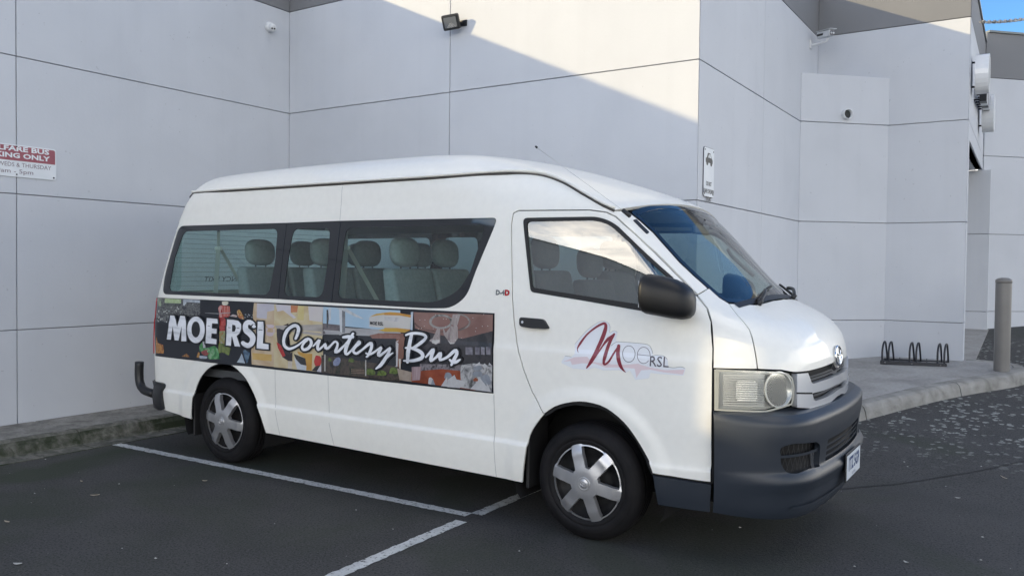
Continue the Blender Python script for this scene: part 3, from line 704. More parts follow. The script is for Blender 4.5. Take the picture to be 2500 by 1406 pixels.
# ---- roof -------------------------------------------------------------------------------------------
gr = gut.copy(); gR = ROOF.fwd(gutP)
wsTop = [(3.345-.155*a_*a_*1.0, a_) for a_ in np.linspace(0, .66, 8)]
wtP = TOPP.inv(np.array([(x, -a_) for x, a_ in wsTop])); wtR = ROOF.fwd(wtP)
rear_roof = ROOF.fwd(np.array([(fB(np.array([zz_]))[0]+.03+.11*a_*a_, -a_, zz_) for a_, zz_ in ((0, 2.17), (.3, 2.165), (.55, 2.15), (.72, 2.12))]))
half = [tuple(p) for p in rear_roof] + [tuple(p) for p in gR] + [tuple(p) for p in wtR[::-1]]
full = np.array(half + [(p[0], -p[1]) for p in half[::-1]])
keep = [0]
for i in range(1, len(full)):
    if np.linalg.norm(full[i]-full[keep[-1]]) > .004: keep.append(i)
full = full[keep]
if np.linalg.norm(full[0]-full[-1]) < .004: full = full[:-1]
roof_loop = gapped(full, .003)
def roof_post(P, Nn):
    a = np.abs(P[:, 1]); b = np.zeros(len(P))
    return P+Nn*(.007*sst((P[:, 2]-1.8)/.1))[:, None]
skin('roof', ROOF, [roof_loop], M['gloss'], step=.045, seg=.04, mirror=False, rim=.02, post=roof_post)
skin('headliner', ROOF, [inset(roof_loop, .02)], M['liner'], step=.12, off=-.06, mirror=False, rim=0)
def gutter_tube(sg):
    P = gutP.copy(); Nn = grad(body, P); P = P+Nn*.004; P[:, 1] *= sg; P[:, 2] -= .004
    tube_obj('roof_gutter', smooth_line(P, .05), .0075, M['gutter'], van, 8)
    Q = gutP+Nn*.012; Q[:, 1] *= sg; Q[:, 2] += .009
    tube_obj('drip_rail', smooth_line(Q[1:], .05), .010, M['paint'], van, 8)
M['gutter'] = mat('gutter_sealant', (.06, .055, .05), .6)
gutter_tube(1); gutter_tube(-1)
# ---- windscreen ----------------------------------------------------------------------------------------
ws_half = [(3.350, 0), (3.338, -.25), (3.305, -.45)] + [(p[0], p[1]) for p in wsE] 
c_bot = [(3.893, -.45), (3.915, -.2), (3.922, 0)]
half = ws_half + c_bot
wsl = np.array(half + [(x, -y) for x, y in half[::-1] if abs(y) > 1e-6])
wsl = rounded(wsl, [.03 if i in (3, 11, len(wsl)-4, len(wsl)-12) else .0 for i in range(len(wsl))])
skin('windscreen', TOPP, [inset(wsl, .028)], M['screen'], step=.03, off=.0, mirror=False, rim=0)
skin('windscreen_border', TOPP, [inset(wsl, .004), inset(wsl, .030)], M['frit'], step=.05, seg=.03, off=.0015, mirror=False, rim=.01)
# ---- fender, bonnet, lamps, grille, bumper ------------------------------------------------------------------------
hood_px = [(1779, 740), (1801, 770), (1829.6, 805), (1839, 834), (1846, 872), (1849.4, 901)]
hoodL = CYL.fwd(trace(hood_px))
df = CYL.fwd(trace([(1731, 703), (1702, 719.6), (1728, 753), (1737, 785), (1741, 850), (1740.5, 899)]))
cowl = CYL.fwd(trace([(1731, 704), (1756, 726), (1777, 739)]))
fender = np.concatenate([df[1:], hoodL[::-1], cowl[::-1][1:2], df[:1]])
fender = gapped(fender, .003)
skin('front_fender', CYL, [fender], M['gloss'], step=.03)
hb_px = [(1849.4, 901), (1880, 902.5), (1909, 903.4), (1928.6, 907.5), (1942, 909), (1974.5, 905.7), (2007, 897), (2022, 891.5)]
hb = CYL.fwd(trace(hb_px))
tip = [(.075, hb[-1][1]+.006), (.045, hb[-1][1]-.012), (.015, hb[-1][1]-.034), (0, hb[-1][1]-.037)]
hb = [tuple(p) for p in hb if p[0] > .10]
cw = CYL.fwd(TOPP.inv(np.array([(p[0]+.004, p[1]) for p in [(wsE[-1][0], wsE[-1][1])]+c_bot])))
half = [tuple(p) for p in cw[::-1]] + [tuple(p) for p in hoodL[1:-1]] + hb + tip
hood = np.array(half + [(-p[0], p[1]) for p in half[::-1] if abs(p[0]) > 1e-6])
keep = [0]
for i in range(1, len(hood)):
    if np.linalg.norm(hood[i]-hood[keep[-1]]) > .003: keep.append(i)
hood = gapped(hood[keep], .003)
skin('bonnet', CYL, [hood], M['gloss'], step=.03, mirror=False)
# headlamp
hl_px = [(1742, 900), (1850, 904), (1905, 906), (1926, 910), (1938, 922), (1942, 945), (1941, 970), (1936, 989), (1905, 999), (1870, 1008), (1800, 1006), (1742, 1003)]
hl = gapped(CYL.fwd(trace(hl_px)), .003)
M['lens'] = glass('headlamp_lens', (.97, .97, .94), .01, .9)
M['lampfog'] = mat('hazy_lens_edge', (.52, .52, .48), .3, coat=.6)
M['reflector'] = mat('lamp_reflector', (.86, .87, .86), .25, metal=.5)
M['bowl'] = mat('mirror_reflector_bowl', (.80, .80, .79), .14, metal=.9)
M['ribs'] = mat('clear_lens_ribs', (.74, .75, .74), .18, metal=.35, coat=.5)
M['amber'] = mat('amber_bulb', (.75, .16, .02), .25)
M['lampcase'] = mat('lamp_housing', (.66, .67, .66), .3, metal=.3)
print('HL', hl.min(0), hl.max(0))
HL = skin('headlight', CYL, [hl], M['lampcase'], step=.03, off=-.055, rim=0)
for sg, par in zip((1, -1), HL):
    def one(name, loops, m, off, step=.03, rim=0, post=None):
        o = skin(name, CYL, loops, m, parent=par, step=step, off=off, rim=rim, post=post, mirror=True)
        keepo = o[0] if sg > 0 else o[1]; bpy.data.objects.remove(o[1] if sg > 0 else o[0]); return keepo
    one('lens', [hl], M['lens'], .001)
    one('lens_edge', [hl, inset(hl, .009)], M['lampfog'], -.003)
    u0, u1 = hl[:, 0].min(), hl[:, 0].max(); z0, z1 = hl[:, 1].min(), hl[:, 1].max()
    # side marker block at the outer end, ribbed indicator, round reflector at the inner end
    wu = u1-u0; ur = float(CYL.fwd(trace([(1869, 950)]))[0][0])
    one('marker_block', [np.array([(u1-wu*.05, z0+.006), (u1-.004, z0+.006), (u1-.004, z1-.006), (u1-wu*.05, z1-.006)])], M['lampfog'], -.004, rim=.03)
    for q in range(16):
        zc = z0+.030+q*.0118
        if zc > z1-.03: break
        one('indicator_rib', [np.array([(ur, zc), (u1-wu*.10, zc), (u1-wu*.10, zc+.0065), (ur, zc+.0065)])], M['ribs'], -.010, rim=.006)
    one('indicator_bowl', [rounded(np.array([(ur+.03, z0+.055), (u1-wu*.25, z0+.055), (u1-wu*.25, z1-.055), (ur+.03, z1-.055)]), .02)], M['bowl'], -.016, rim=.03)
    one('indicator_bulb', [rounded(np.array([(ur+.03, z0+.092), (ur+.08, z0+.092), (ur+.08, z0+.122), (ur+.03, z0+.122)]), .01)], M['amber'], -.018, rim=.02)
    cu, cz_ = u0+wu*.215, (z0+z1)/2+.0; RA = wu*.175
    circ = CYL.fwd(trace([(1904+32*math.cos(t), 951+42*math.sin(t)) for t in np.linspace(0, 2*math.pi, 32, endpoint=False)])); cu, cz_ = circ.mean(0); RA = (circ[:, 0].max()-circ[:, 0].min())/2; RZ = (circ[:, 1].max()-circ[:, 1].min())/2
    def bowl(P, Nn):
        q = CYL.fwd(P); d = np.hypot((q[:, 0]-cu)/RA, (q[:, 1]-cz_)/RZ); return P-Nn*(.04*(1-np.clip(d, 0, 1)**2))[:, None]
    one('reflector_bowl', [circ], M['bowl'], -.008, step=.018, post=bowl)
    one('reflector_ring', [inset(circ, -.006), circ], M['reflector'], -.005, rim=.01)
# grille
KG = K(1930, 840, 8.789)
def cyl_half(px, zmin=None):
    q = CYL.fwd(trace(px)); return [tuple(p) for p in q]
g_out = cyl_half([(1947, 912), (1970, 909)]) 
hbx = hood[np.argsort(-hood[:, 0])]
gz_top = lambda u: float(np.interp(abs(u), *zip(*sorted([(p[0], p[1]) for p in hb+tip]))))-.008
g_bot_px = CYL.fwd(trace([(1945, 994), (1985, 996), (2020, 985), (2043, 965)]))
zb0 = [p for p in g_bot_px]; ubx = zb0[0][0]
gb = lambda u: float(np.interp(abs(u), sorted([p[0] for p in zb0]+[0]), [p[1] for p in sorted([tuple(p) for p in zb0]+[(0, zb0[-1][1]-.004)])]))
uo = CYL.fwd(trace([(1943, 950)]))[0][0]-.004
us = np.linspace(uo, 0, 22)
halfg = [(u, gz_top(u)) for u in us] 
halfb = [(u, gb(u)) for u in us]
full_g = np.array(halfg + [(-u, z) for u, z in halfg[::-1][1:]] + [(-u, z) for u, z in halfb] + [(u, z) for u, z in halfb[::-1][1:]])
# openings
o1 = CYL.fwd(trace(KG([(355, 640), (430, 825), (470, 845), (700, 770), (900, 700), (960, 670)])))
o2t = CYL.fwd(trace(KG([(445, 1050), (700, 985), (950, 870)]))); o2b = CYL.fwd(trace(KG([(480, 1190), (520, 1212), (800, 1110), (1000, 970)])))
u1a = o1[0][0]; 
top1 = [(u, gz_top(u)-.004) for u in np.linspace(u1a, 0, 12)]
bot1 = [(p[0], p[1]) for p in o1[1:]] + [(0, o1[-1][1]-.002)]
h1 = np.array([(u, z) for u, z in top1] + [(-u, z) for u, z in top1[::-1][1:]] + [(-u, z) for u, z in bot1] + [(u, z) for u, z in bot1[::-1][1:]])
t2 = [tuple(p) for p in o2t if p[0] > .02]+[(0, o2t[-1][1]-.002)]; b2 = [tuple(p) for p in o2b if p[0] > .02]+[(0, o2b[-1][1]-.002)]
h2 = np.array(t2 + [(-u, z) for u, z in t2[::-1][1:]] + [(-u, z) for u, z in b2] + [(u, z) for u, z in b2[::-1][1:]])
full_gs = full_g.copy()
grl = skin('grille', CYL, [full_g, inset(h2, .0)] , M['grille'], step=.03, seg=.025, off=.004, mirror=False, rim=.03,
           post=lambda P, Nn: P)[0] if False else None
# upper bar has its opening cut through the top edge: build outline with the notch
notch = [(u, z) for u, z in halfg if u > u1a+.004] + [(u1a, gz_top(u1a))] + bot1
outl = np.array(notch + [(-u, z) for u, z in notch[::-1] if abs(u) > 1e-6] + [(-u, z) for u, z in halfb] + [(u, z) for u, z in halfb[::-1][1:]])
keep = [0]
for i in range(1, len(outl)):
    if np.linalg.norm(outl[i]-outl[keep[-1]]) > .003: keep.append(i)
outl = outl[keep]
if np.linalg.norm(outl[0]-outl[-1]) < .003: outl = outl[:-1]
grl = skin('grille', CYL, [outl, h2], M['grille'], step=.03, seg=.02, off=.006, mirror=False, rim=.035)[0]
skin('grille_backing', CYL, [inset(full_g, -.004)], M['dark'], parent=grl, step=.06, off=-.04, mirror=False, rim=0)
for (za_, zb_) in ((.45, .06), (.72, .06)):
    zz0 = [(u, (1-za_)*(gz_top(u)-.004)+za_*float(np.interp(u, [p[0] for p in bot1][::-1], [p[1] for p in bot1][::-1]))) for u in np.linspace(-u1a+.02, u1a-.02, 20) for u in [abs(u)]]
    zu = [(u, z) for u, (_, z) in zip(np.linspace(-u1a+.02, u1a-.02, 20), zz0)]
    ribbon('grille_slat', CYL, zu, .011, M['trim'], off=-.02, mirror=False, parent=grl)
for fz in (.5,):
    uu = np.linspace(-o2t[0][0]+.02, o2t[0][0]-.02, 20); zt = np.interp(np.abs(uu), [p[0] for p in t2][::-1], [p[1] for p in t2][::-1]); zl = np.interp(np.abs(uu), [p[0] for p in b2][::-1], [p[1] for p in b2][::-1])
    ribbon('grille_slat', CYL, np.stack([uu, (zt+zl)/2], 1), .011, M['trim'], off=-.02, mirror=False, parent=grl)
gl_z = CYL.fwd(trace([(1941, 959), (1980, 959.5)]))
for s_ in (1, -1): ribbon('grille_joint', CYL, [(s_*gl_z[0][0], gl_z[0][1]), (s_*(gl_z[0][0]+gl_z[1][0])/2, (gl_z[0][1]+gl_z[1][1])/2), (s_*gl_z[1][0], gl_z[1][1])], .009, M['dark'], off=.0075, mirror=False, parent=grl)
# bumper
bt_px = [(1742, 1006), (1800, 1008), (1870, 1011)]
uB = BCYL.fwd(BSIDE.inv(np.array([(3.838, .6)])))[0][0]
ztop = .793; 
ub = np.linspace(uB, 0, 24)
def b_u(x_, z_): return BCYL.fwd(BSIDE.inv(np.array([(x_, z_)])))[0][0]
halft = [(b_u(3.838, .79), .790)] + [(u, ztop) for u in np.linspace(b_u(3.838, .79)-.06, 0, 18)]
botz = lambda u: .285 - .02*sst((1.0-abs(u))/.5)
halfbm = [(u, botz(u)) for u in np.linspace(b_u(3.838, .30), 0, 18)]
bl = np.array(halft + [(-u, z) for u, z in halft[::-1][1:]] + [(-u, z) for u, z in halfbm] + [(u, z) for u, z in halfbm[::-1][1:]])
KB = K(1680, 820, 3.0565)
fog = rounded(BCYL.fwd(trace(KB([(685, 830), (780, 802), (960, 788), (988, 815), (988, 972), (900, 990), (800, 1028), (735, 1020), (693, 960)]), bumper)), [.02, .02, .02, .02, .015, .0, .02, .03, .03])
cs = BCYL.fwd(trace(KB([(1045, 770), (1030, 930), (1160, 660), (1175, 800)]), bumper))
uc = cs[0][0]; cslot = rounded(np.array([(uc, cs[0][1]), (-uc, cs[0][1]), (-uc*1.03, cs[1][1]), (uc*1.03, cs[1][1])]), .012)
fogL = fog*np.array([-1, 1]); fogL = fogL[::-1]
bmp = skin('front_bumper', BCYL, [bl, fog, fogL, cslot], M['trim'], step=.018, seg=.02, mirror=False, rim=.03)[0]
bmp['label'] = 'dark grey plastic front bumper'
# ledge on top of the bumper back to the body
lu = np.linspace(b_u(3.838, .79), -b_u(3.838, .79), 60)
A_ = BCYL.inv(np.stack([lu, np.full(60, .791)], 1)); B_ = CYL.inv(np.stack([lu, np.full(60, .80)], 1)); B_ = B_-grad(body, B_)*.05; B_[:, 2] = .803
link('bumper_top', mesh('bumper_top', np.concatenate([A_, B_]), [(i, i+1, 60+i+1, 60+i) for i in range(59)]), M['trim'], bmp, True)
skin('intake_backing', BCYL, [inset(cslot, -.006)], M['dark'], parent=bmp, step=.08, off=-.045, mirror=False, rim=0)
zt_, zl_ = cs[0][1], cs[1][1]
for q in (.30, .56, .82):
    zc = zt_+(zl_-zt_)*q; ribbon('intake_slat', BCYL, [(u, zc) for u in np.linspace(uc+.0, -uc, 24)], .010, M['trim'], off=-.006, mirror=False, parent=bmp)
for s_, lp in ((1, fog), (-1, fogL)):
    skin('fog_recess', BCYL, [inset(lp, -.006)], M['dark'], parent=bmp, step=.05, off=-.05, mirror=False, rim=0)
    fz0, fz1 = lp[:, 1].min(), lp[:, 1].max(); fu0, fu1 = lp[:, 0].min(), lp[:, 0].max()
    ribbon('fog_slat', BCYL, [(u, fz0+(fz1-fz0)*.56) for u in np.linspace(fu0+.004, fu1-.004, 12)], .014, M['trim'], off=-.012, mirror=False, parent=bmp)
    for k in range(9): 
        u = fu0+(fu1-fu0)*(k+.5)/9; ribbon('fog_mesh', BCYL, [(u-.02, fz0+.01), (u+.02, fz1-.01)], .003, M['black'], off=-.035, mirror=False, parent=bmp); ribbon('fog_mesh', BCYL, [(u+.02, fz0+.01), (u-.02, fz1-.01)], .003, M['black'], off=-.034, mirror=False, parent=bmp)
lip = BCYL.fwd(trace(KB([(690, 1235), (800, 1225), (920, 1195), (1020, 1150), (1130, 1075)]), bumper))
lz = float(lip[:, 1].mean())
for s_ in (1,): ribbon('bumper_lip', BCYL, [(u, .335) for u in np.linspace(.62, -.62, 40)], .012, M['trim'], off=.012, mirror=False, parent=bmp)
# dark strip below the door
st_ = strace([(1594, 1159), (1737, 1181), (1734, 1249), (1607, 1231), (1598, 1185)])
skin('sill_strip', SIDE, [inset(st_, .002)], M['trim'], step=.05, off=.004, rim=.02)
# number plate
M['plate'] = mat('white_number_plate', (.62, .66, .70), .4); M['plateframe'] = mat('plate_frame', (.02, .022, .025), .5); M['plateblue'] = mat('plate_blue_lettering', (.03, .06, .16), .5)
pl = box('number_plate', (4.328, -.196, .355), (4.336, .196, .512), M['plateframe'], van, .003, 1)
box('plate_face', (4.3365, -.186, .366), (4.3385, .186, .500), M['plate'], pl, .0006, 1)
box('plate_holder', (4.27, -.09, .39), (4.329, .09, .48), M['plateframe'], pl)
def text_mesh(s, size, bold=0.0, align='CENTER', spacing=1.0, shear=0, res=2):
    c = bpy.data.curves.new('t', 'FONT'); c.body = s; c.size = size; c.offset = bold; c.align_x = align; c.align_y = 'CENTER'; c.space_character = spacing; c.shear = shear; c.resolution_u = res
    o = bpy.data.objects.new('t', c); col.objects.link(o); dg = bpy.context.evaluated_depsgraph_get(); me = bpy.data.meshes.new_from_object(o.evaluated_get(dg)); bpy.data.objects.remove(o)
    V = np.array([v.co[:2] for v in me.vertices]); F_ = [tuple(p.vertices) for p in me.polygons]; bpy.data.meshes.remove(me); return V, F_
def flat_text(name, s, size, origin, ax, ay, m, parent=None, bold=0, lift=0, sx=1.0, **kw):
    V, F_ = text_mesh(s, size, bold, **kw); o_, ax, ay = np.array(origin, float), np.array(ax, float), np.array(ay, float); nn = np.cross(ax, ay)
    P = o_+V[:, :1]*sx*ax+V[:, 1:]*ay+nn*lift; return link(name, mesh(name, P, F_), m, parent)
flat_text('plate_number', '1TZ 5G9', .098, (4.3392, 0, .442), (0, 1, 0), (0, 0, 1), M['plateblue'], pl, bold=.004, sx=.82)
flat_text('plate_slogan', 'VICTORIA', .022, (4.3392, 0, .381), (0, 1, 0), (0, 0, 1), M['plateblue'], pl)
# emblem: three chrome ovals
def oval(bm, c, ay, az, tilt, r=.0055, n=40):
    pts = []
    for t in np.linspace(0, 2*math.pi, n, endpoint=False):
        yy, z_ = ay*math.cos(t), az*math.sin(t); pts.append((c[0]+tilt*(-z_), c[1]+yy, c[2]+z_))
    tube(bm, pts, r, 8, True)
eP = CYL.inv(np.array([(0, 1.035)]))[0]; bm = bmesh.new()
oval(bm, (eP[0]+.006, 0, 1.035), .075, .052, .10, .0075); oval(bm, (eP[0]+.007, 0, 1.035), .026, .050, .10, .005); oval(bm, (eP[0]+.006, 0, 1.061), .052, .024, .10, .005)
from_bm('front_emblem', bm, M['chrome'], van, True)
# ---- tail: rear corner, tail lamps, rear bumper, tow step ------------------------------------------------------------------
zs_ = np.linspace(.36, 2.04, 20)
def rear_u(x, z): return REAR.fwd(SIDE.inv(np.array([(x, z)])))[0][0]
edgeR = [(rear_u(rearX(z)-.004, z), z) for z in zs_]
rear_half = [(0, .40)] + edgeR + [(rear_u(rearX(2.06)-.02, 2.075)*.9, 2.085), (0, 2.12)]
rw = rounded(np.array([(.60, 1.29), (.56, 1.86), (-.56, 1.86), (-.60, 1.29)]), .06)
tl = rounded(np.array([(edgeR[3][0]-.11, .775), (edgeR[3][0]-.012, .775), (edgeR[3][0]-.012, 1.235), (edgeR[3][0]-.11, 1.235)]), .012)
rl = np.array(rear_half + [(-u, z) for u, z in rear_half[::-1] if abs(u) > 1e-6])
skin('tailgate', REAR, [gapped(rl, .002), rw], M['paint'], step=.05, seg=.035, mirror=False)
skin('rear_window', REAR, [inset(rw, -.01)], M['glass'], step=.1, off=-.006, mirror=False, rim=0)
skin('tailgate_trim', REAR, [inset(rl, .05), inset(rw, -.02)], M['intrim'], step=.12, off=-.05, mirror=False, rim=0)
skin('tail_light', REAR, [tl], M['red'], step=.03, off=.008, rim=.012)
for k in range(13):
    z_ = 1.33+k*.04; ribbon('heater_wire', REAR, [(u, z_) for u in np.linspace(-.54, .54, 12)], .0022, M['trim'], off=-.009, mirror=False)
# sticker on the rear glass, readable from outside, seen mirrored through the van
V_, F_ = text_mesh('EMERGENCY EXIT', .062); Q_ = REAR.inv(np.stack([V_[:, 0]*.75+.03, V_[:, 1]+1.385], 1)); Q_ = Q_-grad(body, Q_)*.011
link('exit_sticker', mesh('exit_sticker', Q_, F_), M['black'], van)
rbz = [(.355, .56)]
rbu = rear_u(rearX(.45)+.15, .45)
rbl = rounded(np.array([(-rbu, .335), (rbu, .335), (rbu, .555), (-rbu, .555)]), .02)
skin('rear_bumper', REAR, [rbl], M['black'], step=.05, off=.022, mirror=False, rim=.03)
tp = on_plane([(346, 888), (345, 930), (350, 962), (364, 976), (385, 985)], 1, -.80)
pt = [(x, -.80, z) for x, _, z in tp]
pts_t = smooth_line([(-1.265, -.80, .675), (-1.27, -.80, .57), (-1.255, -.80, .49), (-1.20, -.80, .44), (-1.06, -.80, .42)], .03)
for s_ in (1, -1): tube_obj('tow_step_tube', [(p[0], p[1]*s_, p[2]) for p in pts_t], .036, M['black'], van, 12)
tube_obj('tow_step_bar', [(-1.10, -.80, .42), (-1.10, .80, .42)], .03, M['black'], van, 10)
# ---- wheels -----------------------------------------------------------------------------------------------------
RT, HR = .329, .226
def tyre_mesh():
    bm = bmesh.new()
    prof = [(.195, .015), (.212, -.002), (.224, -.012), (.236, -.017), (.238, -.0145), (.242, -.0145), (.244, -.018), (.262, -.0185), (.275, -.016), (.286, -.0125), (.288, -.0095), (.292, -.0085), (.298, -.006), (.314, .008), (.324, .024), (RT, .048), (RT, .066), (RT-.006, .068), (RT-.006, .074), (RT, .076), (RT, .096), (RT-.006, .098), (RT-.006, .104), (RT, .106), (RT, .125), (RT-.006, .127), (RT-.006, .133), (RT, .135), (RT, .150), (.322, .176), (.300, .198), (.25, .205), (.20, .19)]
    lathe(bm, prof, 72, 'y'); bmesh.ops.recalc_face_normals(bm, faces=bm.faces[:]); me = bpy.data.meshes.new('tyre'); bm.to_mesh(me); bm.free(); me.materials.append(M['tyre']); me.shade_smooth(); return me
def hubcap_mesh():
    """six flat spokes, outer ring, dished centre; local x,z plane, outside is -y"""
    n = 96; circ = lambda r: np.array([(r*math.cos(t), r*math.sin(t)) for t in np.linspace(0, 2*math.pi, n, endpoint=False)])
    loops = [circ(HR)]; hw = .033
    for k in range(6):
        c = math.radians(30+60*k); pts = []
        ro, ri = .203, .088
        # slot bounded by two spoke edges (parallel to spoke axes) and the ring
        for s_, rr in ((-1, ro), (1, ro), (1, ri), (-1, ri)):
            a = c+s_*math.radians(30)          # axis of the neighbouring spoke
            ax = np.array([math.cos(a), math.sin(a)]); pn = np.array([-ax[1], ax[0]])*(-s_)
            t = math.sqrt(max(rr*rr-hw*hw, 0)); pts.append(ax*t+pn*hw)
        a0 = math.atan2(pts[0][1], pts[0][0]); a1 = math.atan2(pts[1][1], pts[1][0])
        while a1 < a0: a1 += 2*math.pi
        arc_ = [(ro*math.cos(t), ro*math.sin(t)) for t in np.linspace(a0, a1, 8)]
        loops.append(np.array(arc_+[tuple(pts[2]), tuple(pts[3])]))
    V, T = cdt(loops, .012, .012)
    r = np.hypot(V[:, 0], V[:, 1]); th = np.arctan2(V[:, 1], V[:, 0])
    h = .004+.020*sst((HR-r)/.07) - .018*(1-sst((r-.02)/.10))*0 + .012*(1-sst((r-.05)/.10))
    k = np.round(th/math.radians(60)); ang = th-k*math.radians(60); off_axis = np.abs(r*np.sin(ang)); spoke = (off_axis < hw+.001) & (r > .06)
    ring = (r > .202) & (off_axis > hw+.001); h = np.where(ring, h-.007, h)
    a = V[T]; ar = (a[:, 1, 0]-a[:, 0, 0])*(a[:, 2, 1]-a[:, 0, 1])-(a[:, 2, 0]-a[:, 0, 0])*(a[:, 1, 1]-a[:, 0, 1]); T = np.where((ar < 0)[:, None], T[:, ::-1], T)
    v = [(p[0], -hh, p[1]) for p, hh in zip(V, h)]; f = [tuple(t) for t in T]
    ec = {}
    for t in T:
        for i in range(3): ec[(t[i], t[(i+1) % 3])] = 1
    base = {}
    for (x, y) in list(ec):
        if (y, x) not in ec:
            for q in (x, y):
                if q not in base:
                    base[q] = len(v); rr = math.hypot(*V[q]); sc = 1.0
                    inward = V[q]*0
                    v.append(v[q]); v.append((v[q][0], v[q][1]+.030, v[q][2]))
            f.append((base[y], base[x], base[x]+1, base[y]+1))
    me = mesh('hubcap', v, f); me.materials.append(M['silver']); me.shade_smooth()
    return me
M['rimdark'] = noisy('dark_steel_rim', [(.3, (.010, .010, .011)), (.7, (.028, .028, .030))], 20, 4, .55, metal=.3)
TM, HM = tyre_mesh(), hubcap_mesh()
bm = bmesh.new(); lathe(bm, [(.001, .052), (.06, .050), (.10, .062), (.14, .066), (.165, .045), (.19, .030), (.196, .012)], 48, 'y'); 
for k in range(5):
    a = k*2*math.pi/5; g = bmesh.ops.create_cone(bm, cap_ends=True, segments=6, radius1=.011, radius2=.011, depth=.03, matrix=Matrix.Translation((.075*math.cos(a), .045, .075*math.sin(a))) @ Matrix.Rotation(math.pi/2, 4, 'X'))
bmesh.ops.recalc_face_normals(bm, faces=bm.faces[:]); RMm = bpy.data.meshes.new('rim'); bm.to_mesh(RMm); bm.free(); RMm.materials.append(M['rimdark']); RMm.shade_smooth()
bm = bmesh.new(); lathe(bm, [(.036, -.036), (.038, -.040), (.034, -.041), (.028, -.037), (.024, -.040), (.001, -.041)], 32, 'y')
def oval2(bm, cx, cz, ax, az):
    tube(bm, [(cx+ax*math.cos(t), -.0415, cz+az*math.sin(t)) for t in np.linspace(0, 2*math.pi, 24, endpoint=False)], .0016, 6, True)
oval2(bm, 0, 0, .020, .014); oval2(bm, 0, 0, .007, .0135); oval2(bm, 0, .007, .014, .0065)
bmesh.ops.recalc_face_normals(bm, faces=bm.faces[:]); CMm = bpy.data.meshes.new('centre_cap'); bm.to_mesh(CMm); bm.free(); CMm.materials.append(M['silver']); CMm.shade_smooth()
for (wx, sg, rot) in ((0.0, 1, .12), (3.11, 1, .20), (0.0, -1, 0), (3.11, -1, .4)):
    w = empty('wheel', (wx, -.905*sg, RT-.004), 0, van)
    if sg < 0: w.rotation_euler = (0, 0, math.pi)
    for nm, me in (('tyre', TM), ('hubcap', HM), ('rim', RMm), ('centre_cap', CMm)):
        o = link(nm, me, None, w); o.rotation_euler = (0, rot, 0)
# wheel housings, mud flaps, underbody
for (cx, cz) in WC:
    for sg in (1, -1):
        v = []; k = 26
        for i in range(k):
            t = math.radians(-25+230*i/(k-1)); r = .475
            x_, z_ = cx+r*math.cos(t), max(cz+r*math.sin(t), .17)
            v += [(x_, -.918*sg, z_), (x_, -.60*sg, z_)]
        c0 = len(v); v += [(cx, -.60*sg, cz+.2)]
        f = [(2*i, 2*i+1, 2*i+3, 2*i+2) for i in range(k-1)] + [(2*i+1, 2*i+3, c0) for i in range(k-1)]
        link('wheel_housing', mesh('wheel_housing', v, f), M['dark'], van, True)
for sg in (1, -1):
    for (x0, x1, zt, zb_) in ((2.715, 2.735, .62, .235), (-.375, -.355, .50, .17)):
        box('mud_flap', (x0, min(-.915*sg, -.70*sg), zb_), (x1, max(-.915*sg, -.70*sg), zt), M['rubber'], van, .004, 1)
box('underbody', (-.9, -.595, .24), (3.95, .595, .62), M['dark'], van, .02, 1)
for sg in (1, -1): box('underbody', (.49, min(.60*sg, .885*sg), .30), (2.64, max(.60*sg, .885*sg), .60), M['dark'], van)
for sg in (1, -1): box('underbody', (-.93, min(.60*sg, .84*sg), .36), (-.47, max(.60*sg, .84*sg), .60), M['dark'], van)
box('cabin_floor', (-.92, -.86, .64), (2.55, .86, .70), M['dash'], van)
# arch lips
ribbon('arch_lip', SIDE, [tuple(p) for p in archRd], .010, M['rubber'], off=-.006)
# ---- interior ---------------------------------------------------------------------------------------------------------
def seat_meshes():
    def slab(prof, w, name, m, bev=.03):
        bm = bmesh.new(); n = len(prof)
        a = [bm.verts.new((x, -w/2, z)) for x, z in prof]; b = [bm.verts.new((x, w/2, z)) for x, z in prof]
        bm.faces.new(a); bm.faces.new(b[::-1])
        for i in range(n): bm.faces.new((a[i], b[i], b[(i+1) % n], a[(i+1) % n]))
        bmesh.ops.recalc_face_normals(bm, faces=bm.faces[:])
        bmesh.ops.bevel(bm, geom=bm.edges[:], offset=bev, segments=3, profile=.6, affect='EDGES')
        me = bpy.data.meshes.new(name); bm.to_mesh(me); bm.free(); me.materials.append(m); me.shade_smooth(); return me
    back = slab([(.10, .98), (.22, .98), (.12, 1.30), (.07, 1.50), (-.03, 1.50), (.0, 1.25)], .44, 'backrest', M['seat'], .035)
    cush = slab([(.08, .90), (.56, .94), (.58, 1.04), (.20, 1.05), (.08, 1.0)], .44, 'cushion', M['seat'])
    bm = bmesh.new(); bmesh.ops.create_uvsphere(bm, u_segments=20, v_segments=14, radius=1.0)
    for v in bm.verts:
        x, y, z = v.co; q = lambda t, p: math.copysign(abs(t)**p, t)
        v.co = (-.005+.062*q(x, .75)+.02*(-z*.5), .135*q(y, .72), 1.615+.105*q(z, .72))
    head = bpy.data.meshes.new('headrest'); bm.to_mesh(head); bm.free(); head.materials.append(M['seat']); head.shade_smooth()
    bm = bmesh.new()
    for y in (-.05, .05): tube(bm, [(.005, y, 1.47), (0, y, 1.56)], .006, 6)
    post = bpy.data.meshes.new('headrest_post'); bm.to_mesh(post); bm.free(); post.materials.append(M['dash'])
    bm = bmesh.new(); bbox(bm, (.08, -.18, .70), (.50, .18, .92)); base = bpy.data.meshes.new('seat_base'); bm.to_mesh(base); bm.free(); base.materials.append(M['dash'])
    return [('cushion', cush), ('headrest', head), ('headrest_post', post), ('seat_base', base)], back
SM, SB = seat_meshes()
SMd = [(n, me.copy()) for n, me in SM]; SBd = SB.copy()
for n_, me in SMd[:2]: me.materials[0] = M['seatdark']
SBd.materials[0] = M['seatdark']
